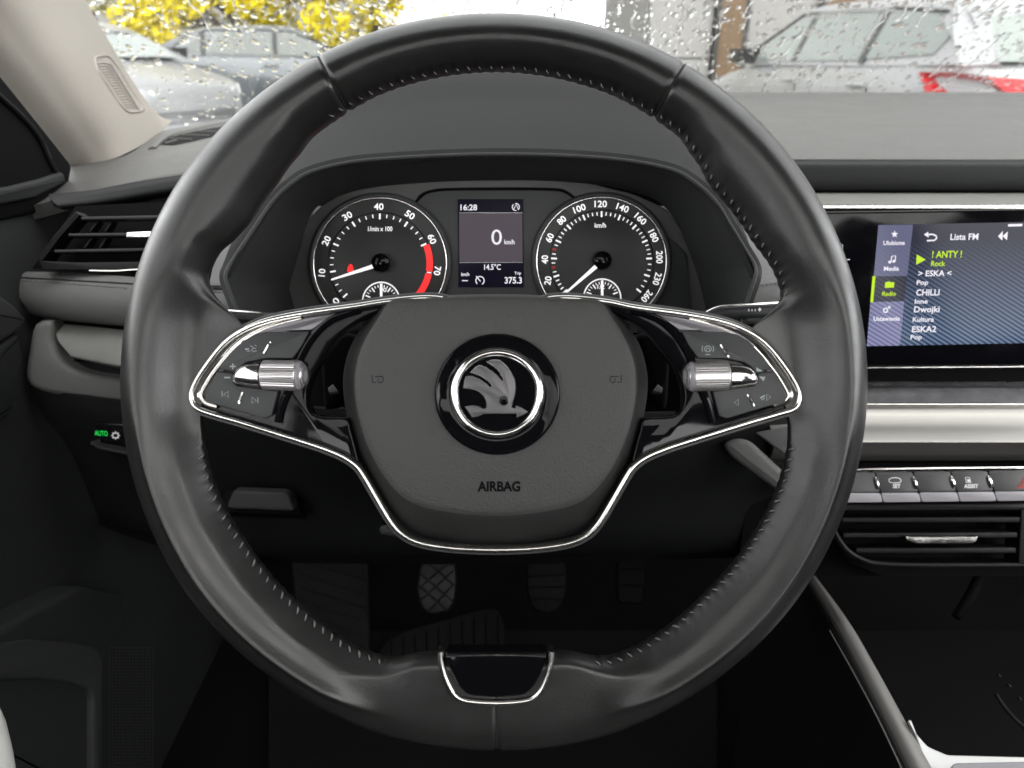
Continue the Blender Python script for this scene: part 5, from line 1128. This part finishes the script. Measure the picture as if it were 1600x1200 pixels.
# ---- parked cars
def car(name, label, loc, heading, paint, glass, estate=True, k=1.0, kz=1.0, grp='cars parked beyond the windscreen'):
    M = Matrix.Rotation(heading, 3, 'Z')
    t = thing(name, loc, label, 'car', grp, M=M)
    W = lambda x, y, z: t_m @ Vector((x*k, y*k, z*k*kz))
    t_m = MAT[t.name]
    # body: stations front (+x) to rear; (x, half width, belt height, sill)
    ST = [(2.25, .55, .62, .32), (2.18, .72, .72, .24), (1.9, .84, .80, .2), (1.2, .90, .93, .2), (.75, .905, .99, .2), (0, .91, 1.01, .2), (-1.0, .91, 1.03, .2), (-1.7, .90, 1.05, .2), (-2.15, .84, 1.04, .24), (-2.28, .76, .95, .3)]
    S2 = cr(ST, 4); mb = MB(); R = []
    for x, w_, b, s_ in S2:
        pts = [(w_*.93, s_), (w_, s_+.14), (w_, b-.30), (w_*.985, b-.12), (w_*.94, b-.02), (w_*.86, b), (0.0, b+.03)]
        ring = [W(x, y, z) for y, z in pts] + [W(x, -y, z) for y, z in pts[-2::-1]]
        R.append(ring)
    mb.rings(R); mb.build('body', paint, t, sharp=50)
    # cabin with glass
    if estate: GS = [(1.05, .80, 1.00), (.25, .66, 1.42), (-.4, .66, 1.47), (-1.2, .65, 1.46), (-1.85, .62, 1.40), (-2.2, .74, 1.05)]
    else: GS = [(1.05, .80, .98), (.30, .64, 1.37), (-.3, .64, 1.42), (-.9, .63, 1.40), (-1.3, .62, 1.33), (-1.85, .72, 1.06)]
    mb = MB(); g = []
    for x, w_, z in cr(GS, 5):
        g.append([W(x, y, zz) for y, zz in ((-w_-.05, z-.06), (-w_, z-.015), (-w_*.6, z+.012), (0, z+.02), (w_*.6, z+.012), (w_, z-.015), (w_+.05, z-.06))])
    mb.sheet(g[4:-4], .03, Vector((0, 0, -1))); mb.build('roof', paint, t, sharp=0)
    mb = MB(); mb.grid([[W(x, sy*w_, z) for sy, w_, z in ((1, .80, 1.0), (1, .45, 1.02), (-1, .45, 1.02), (-1, .80, 1.0))] for x in (1.08,)]+[[W(.28, y, 1.41 if estate else 1.36) for y in (.64, .3, -.3, -.64)]]); 
    mb.build('windscreen', glass, t, sharp=0)
    rx = -1.9 if estate else -1.32; rz = 1.36 if estate else 1.30; bx = -2.22 if estate else -1.88
    mb = MB(); mb.grid([[W(rx, y, rz) for y in (.58, .2, -.2, -.58)], [W(bx-.01, y, 1.06) for y in (.70, .25, -.25, -.70)]]); mb.build('rear_window', glass, t, sharp=0)
    tx = lambda x, z, s_: W(x, s_*(.885-(z-1.0)*.48), z)
    # window line in the side: front door, rear door, quarter
    zt = 1.375 if estate else 1.325
    if estate: sides = [[(.93, 1.02), (.22, zt-.02), (.02, zt), (.02, 1.03)], [(-.06, 1.03), (-.06, zt), (-.92, zt), (-.98, 1.05)], [(-1.05, 1.06), (-1.0, zt), (-1.62, zt-.03), (-1.86, 1.20), (-1.80, 1.10)]]
    else: sides = [[(.93, 1.0), (.25, zt-.02), (.02, zt), (.02, 1.02)], [(-.06, 1.02), (-.06, zt), (-.80, zt-.01), (-.98, 1.04)], [(-1.04, 1.05), (-.9, zt-.02), (-1.1, zt-.06), (-1.35, 1.08)]]
    for s_ in (1, -1):
        mb = MB(); xa, xb = (-1.72, -2.08) if estate else (-1.13, -1.58)
        mb.sheet([[W(xa, s_*.70, (zt if estate else zt-.03)), W(rx-.01, s_*.57, rz+.01)], [W((xa+xb)/2, s_*.80, 1.22), W((rx+bx)/2-.01, s_*.64, (rz+1.06)/2)], [W(xb, s_*.86, 1.03), W(bx-.02, s_*.69, 1.05)]], .02*k); mb.build('rear_pillar', paint, t, sharp=0)
        mb = MB(); o_ = [(1.12, .98), (.22, zt+.04), (-.2, zt+.06), (-1.0, zt+.06), ((-1.75, zt+.01) if estate else (-1.15, zt-.02)), ((-2.1, 1.04) if estate else (-1.6, 1.03)), (-1.0, 1.01)]
        a = [W(x, s_*(.875-(z-1.0)*.48), z) for x, z in o_]; b = [W(x, s_*(.70-(z-1.0)*.40), z) for x, z in o_]
        mb.rings([b, a]); mb.build('cabin_side', paint, t)
        for pts in sides:
            a = [W(x, s_*(.889-(z-1.0)*.48), z) for x, z in pts]; b = [W(x, s_*(.872-(z-1.0)*.48), z) for x, z in pts]
            mb = MB(); mb.rings([b, a]); mb.build('window', glass, t)
        for q in (0.02, -1.0):
            mb = MB(); mb.rings([[W(x, s_*(h-(z-1.0)*.48), z) for x, z in ((q, 1.03), (q-.07, 1.03), (q-.07, zt+.0), (q, zt+.0))] for h in (.87, .893)]); mb.build('window_pillar', M_trimblk, t)
        mb = MB(); mb.tube([tx(x, z, s_)+Vector((0, 0, 0)) for x, z in ((1.08, 1.0), (.22, zt+.015), (-.2, zt+.035), (-1.0, zt+.03), ((-1.7, zt-.02) if estate else (-1.1, zt-.02)))], .012*k, 6); mb.build('window_trim', M_trimblk, t)
        mb = MB(); mb.rings([[W(.80+.13*a_, s_*(.95+.11*b_), 1.06+.07*c_) for a_, b_, c_ in ((x0*.6, -1, -1), (x0*.6, 1, -.8), (x0, 1, .9), (x0, -1, .9))] for x0 in (-1, .9)]); mb.build('mirror', M_trimblk, t)
        for q in (-.1, -1.1): 
            mb = MB(); mb.tube([W(q+.12, s_*.925, .88), W(q-.1, s_*.925, .885)], .016*k, 6); mb.build('door_handle', paint, t)
        for wx in (1.38, -1.36):
            mb = MB(); mb.rings([[W(wx+r*cos(2*pi*j/28), s_*y, .33+r*sin(2*pi*j/28)) for j in range(28)] for r, y in ((.30, .68), (.33, .72), (.33, .88), (.29, .915), (.21, .90))]); wh = mb.build('wheel', M_tyre, t)
            mb = MB(); mb.rings([[W(wx+r*cos(2*pi*j/28), s_*y, .33+r*sin(2*pi*j/28)) for j in range(28)] for r, y in ((.215, .89), (.205, .918), (.17, .90), (.05, .905))]); mb.build('rim', M_alloy, wh)
        # lights: rear cluster wraps round the corner
        mb = MB(); mb.rings([[W(x, s_*y, z) for x, y, z in q] for q in ([(-1.80, .925, .99), (-2.12, .915, 1.0), (-2.31, .83, .98), (-2.35, .50, .96), (-2.35, .50, .80), (-2.32, .83, .78), (-2.14, .915, .80), (-1.92, .925, .86)], [(-1.82, .84, .97), (-2.08, .82, .98), (-2.2, .75, .97), (-2.22, .52, .96), (-2.22, .52, .82), (-2.2, .75, .80), (-2.08, .82, .82), (-1.98, .84, .88)])]); mb.build('tail_light', M_taillight, t)
        mb = MB(); mb.rings([[W(x, s_*y, z) for x, y, z in q] for q in ([(1.85, .865, .74), (2.12, .76, .72), (2.24, .55, .68), (2.24, .55, .58), (2.14, .76, .60), (1.95, .862, .66)], [(1.85, .80, .74), (2.05, .70, .72), (2.15, .50, .68), (2.15, .50, .58), (2.05, .70, .60), (1.95, .80, .66)])]); mb.build('headlight', M_headlight, t)
    mb = MB(); mb.box(W(-2.315, 0, .86), .012, .27, .06, M=M); mb.build('number_plate', M_plate, t)
    mb = MB(); mb.box(W(-2.285, 0, .42), .06, .80, .09, M=M); mb.build('bumper', M_trimblk, t)
    return t
car('parked_car', 'silver estate car with red tail lights, seen from behind at the right', (3.24, 7.3, 0), rad(100), M_silver, M_carglass, k=.97, kz=1.03)
car('parked_car', 'pale hatchback parked nearest on the left, partly behind the pillar', (-5.6, 10.6, 0), rad(-30), M_white, M_carglass, estate=False)
car('parked_car', 'grey saloon with dark windows parked below the yellow tree', (-3.6, 13.2, 0), rad(8), M_darkpaint, M_carglassd, estate=False)
# ---- building
bx0, by = 1.75, 11.0
bld = thing('building', (4.5, by, 0), 'pale panelled building with brown timber door and dark posts', 'building')
mb = MB(); mb.box((bx0+6, by+2.6, 3), 6, 2.5, 3); mb.build('wall', M_wall, bld)
xs_ = [1.75, 2.62, 3.02, 4.05, 4.9]
rnd = random.Random(5)
for a_, b_ in ((1.78, 2.60), (3.06, 3.92), (5.06, 6.2), (6.24, 7.4), (7.44, 8.6), (8.64, 9.8), (9.84, 11.2)):
    for j in range(6):
        mb = MB(); mb.box(((a_+b_)/2, by+.02+rnd.uniform(-.008, .008), .5+j*.98), (b_-a_)/2-.012, .05, .478); mb.build('panel', M_wall, bld)
for a_, b_, m_ in ((2.62, 2.68, M_darkgap), (2.68, 2.98, M_wood), (2.98, 3.04, M_darkgap), (3.94, 4.0, M_darkgap)):
    mb = MB(); mb.box(((a_+b_)/2, by-.03, 2.9), (b_-a_)/2-.001, .08, 2.9); mb.build('post', m_, bld)
mb = MB(); mb.box((4.52, by-.02, 1.12), .50, .05, 1.1); dr = mb.build('door', M_wood, bld)
mb = MB(); mb.box((4.62, by-.085, 1.35), .26, .012, .22); mb.build('door_glass', M_winglass, dr)
mb = MB(); mb.box((4.52, by-.04, 2.6), .50, .06, .34); mb.build('door_board', M_orange, bld)
mb = MB(); mb.box((4.52, by+.0, 4.4), .50, .04, 1.4); mb.build('upper_window', M_winglass, bld)
# pale block beyond on the left
b2 = thing('building', (-9, 34, 0), 'faint pale block far behind the yellow tree', 'building')
mb = MB(); mb.box((-12, 37, 3.2), 6, 3, 3.2); mb.build('wall', M_wall, b2)
for i in range(8):
    for j in range(2):
        mb = MB(); mb.box((-17+i*1.45, 33.96, 1.5+j*2.6), .42, .03, .65); mb.build('window', M_winglass, b2)
# ---- trees
def leafmesh(mb, rnd, c, r, n, s, flat=.8):
    for i in range(n):
        while True:
            p = Vector((rnd.uniform(-1, 1), rnd.uniform(-1, 1), rnd.uniform(-1, 1)))
            if p.length < 1 and p.length > rnd.random()*.8: break
        q = Vector(c)+Vector((p.x*r, p.y*r, p.z*r*flat)); a = Vector((rnd.gauss(0, 1), rnd.gauss(0, 1), rnd.gauss(0, 1))).normalized(); b = a.orthogonal().normalized(); cc = a.cross(b)
        L = s*rnd.uniform(.6, 1.3)
        mb.add([q-b*L, q+cc*L*.5, q+b*L, q-cc*L*.5], [(0, 1, 2, 3)], False)
def tree(loc, h, r, m, label, seed, low=1.0, clumps=34, per=110):
    rnd = random.Random(seed); t = thing('tree', loc, label, 'tree', 'trees beyond the car park'); L = Vector(loc)
    mb = MB(); pts = [L+Vector((rnd.uniform(-.1, .1)*i, rnd.uniform(-.1, .1)*i, h*.8*i/6)) for i in range(7)]; mb.tube(pts, [.16*(1-i/8) for i in range(7)], 8)
    mb.build('trunk', M_bark, t, sharp=0)
    mb2 = MB(); mb3 = MB()
    for i in range(clumps):
        a_ = rnd.uniform(0, 2*pi); z_ = rnd.uniform(low, h); rr = r*math.sqrt(rnd.random())*(1-.5*((z_-low)/(h-low))**2)
        c = L+Vector((rr*cos(a_), rr*sin(a_), z_)); leafmesh(mb2, rnd, c, rnd.uniform(.35, .7), per*2, .085)
        k = pts[min(6, int(z_/h*6))]; mb3.tube([k+Vector((0, 0, -.3)), k.lerp(c, .6)+Vector((0, 0, .05)), c], [.04, .025, .008], 5)
    mb3.build('branches', M_bark, t, sharp=0); mb2.build('crown', m, t, sharp=0)
tree((-5.6, 17.5, 0), 5.0, 2.6, M_leaf, 'bright yellow autumn tree on the left beyond the parked cars', 3, low=1.15, clumps=52)
tree((-2.9, 19.0, 0), 5.5, 1.7, M_leaf, 'smaller yellow tree nearer the middle, just left of the wheel top', 8, low=1.2, clumps=30)
tree((-9.8, 19.0, 0), 6.0, 2.2, M_leaf2, 'thin olive tree at the far left by the pillar', 9, low=1.0, clumps=12, per=70)
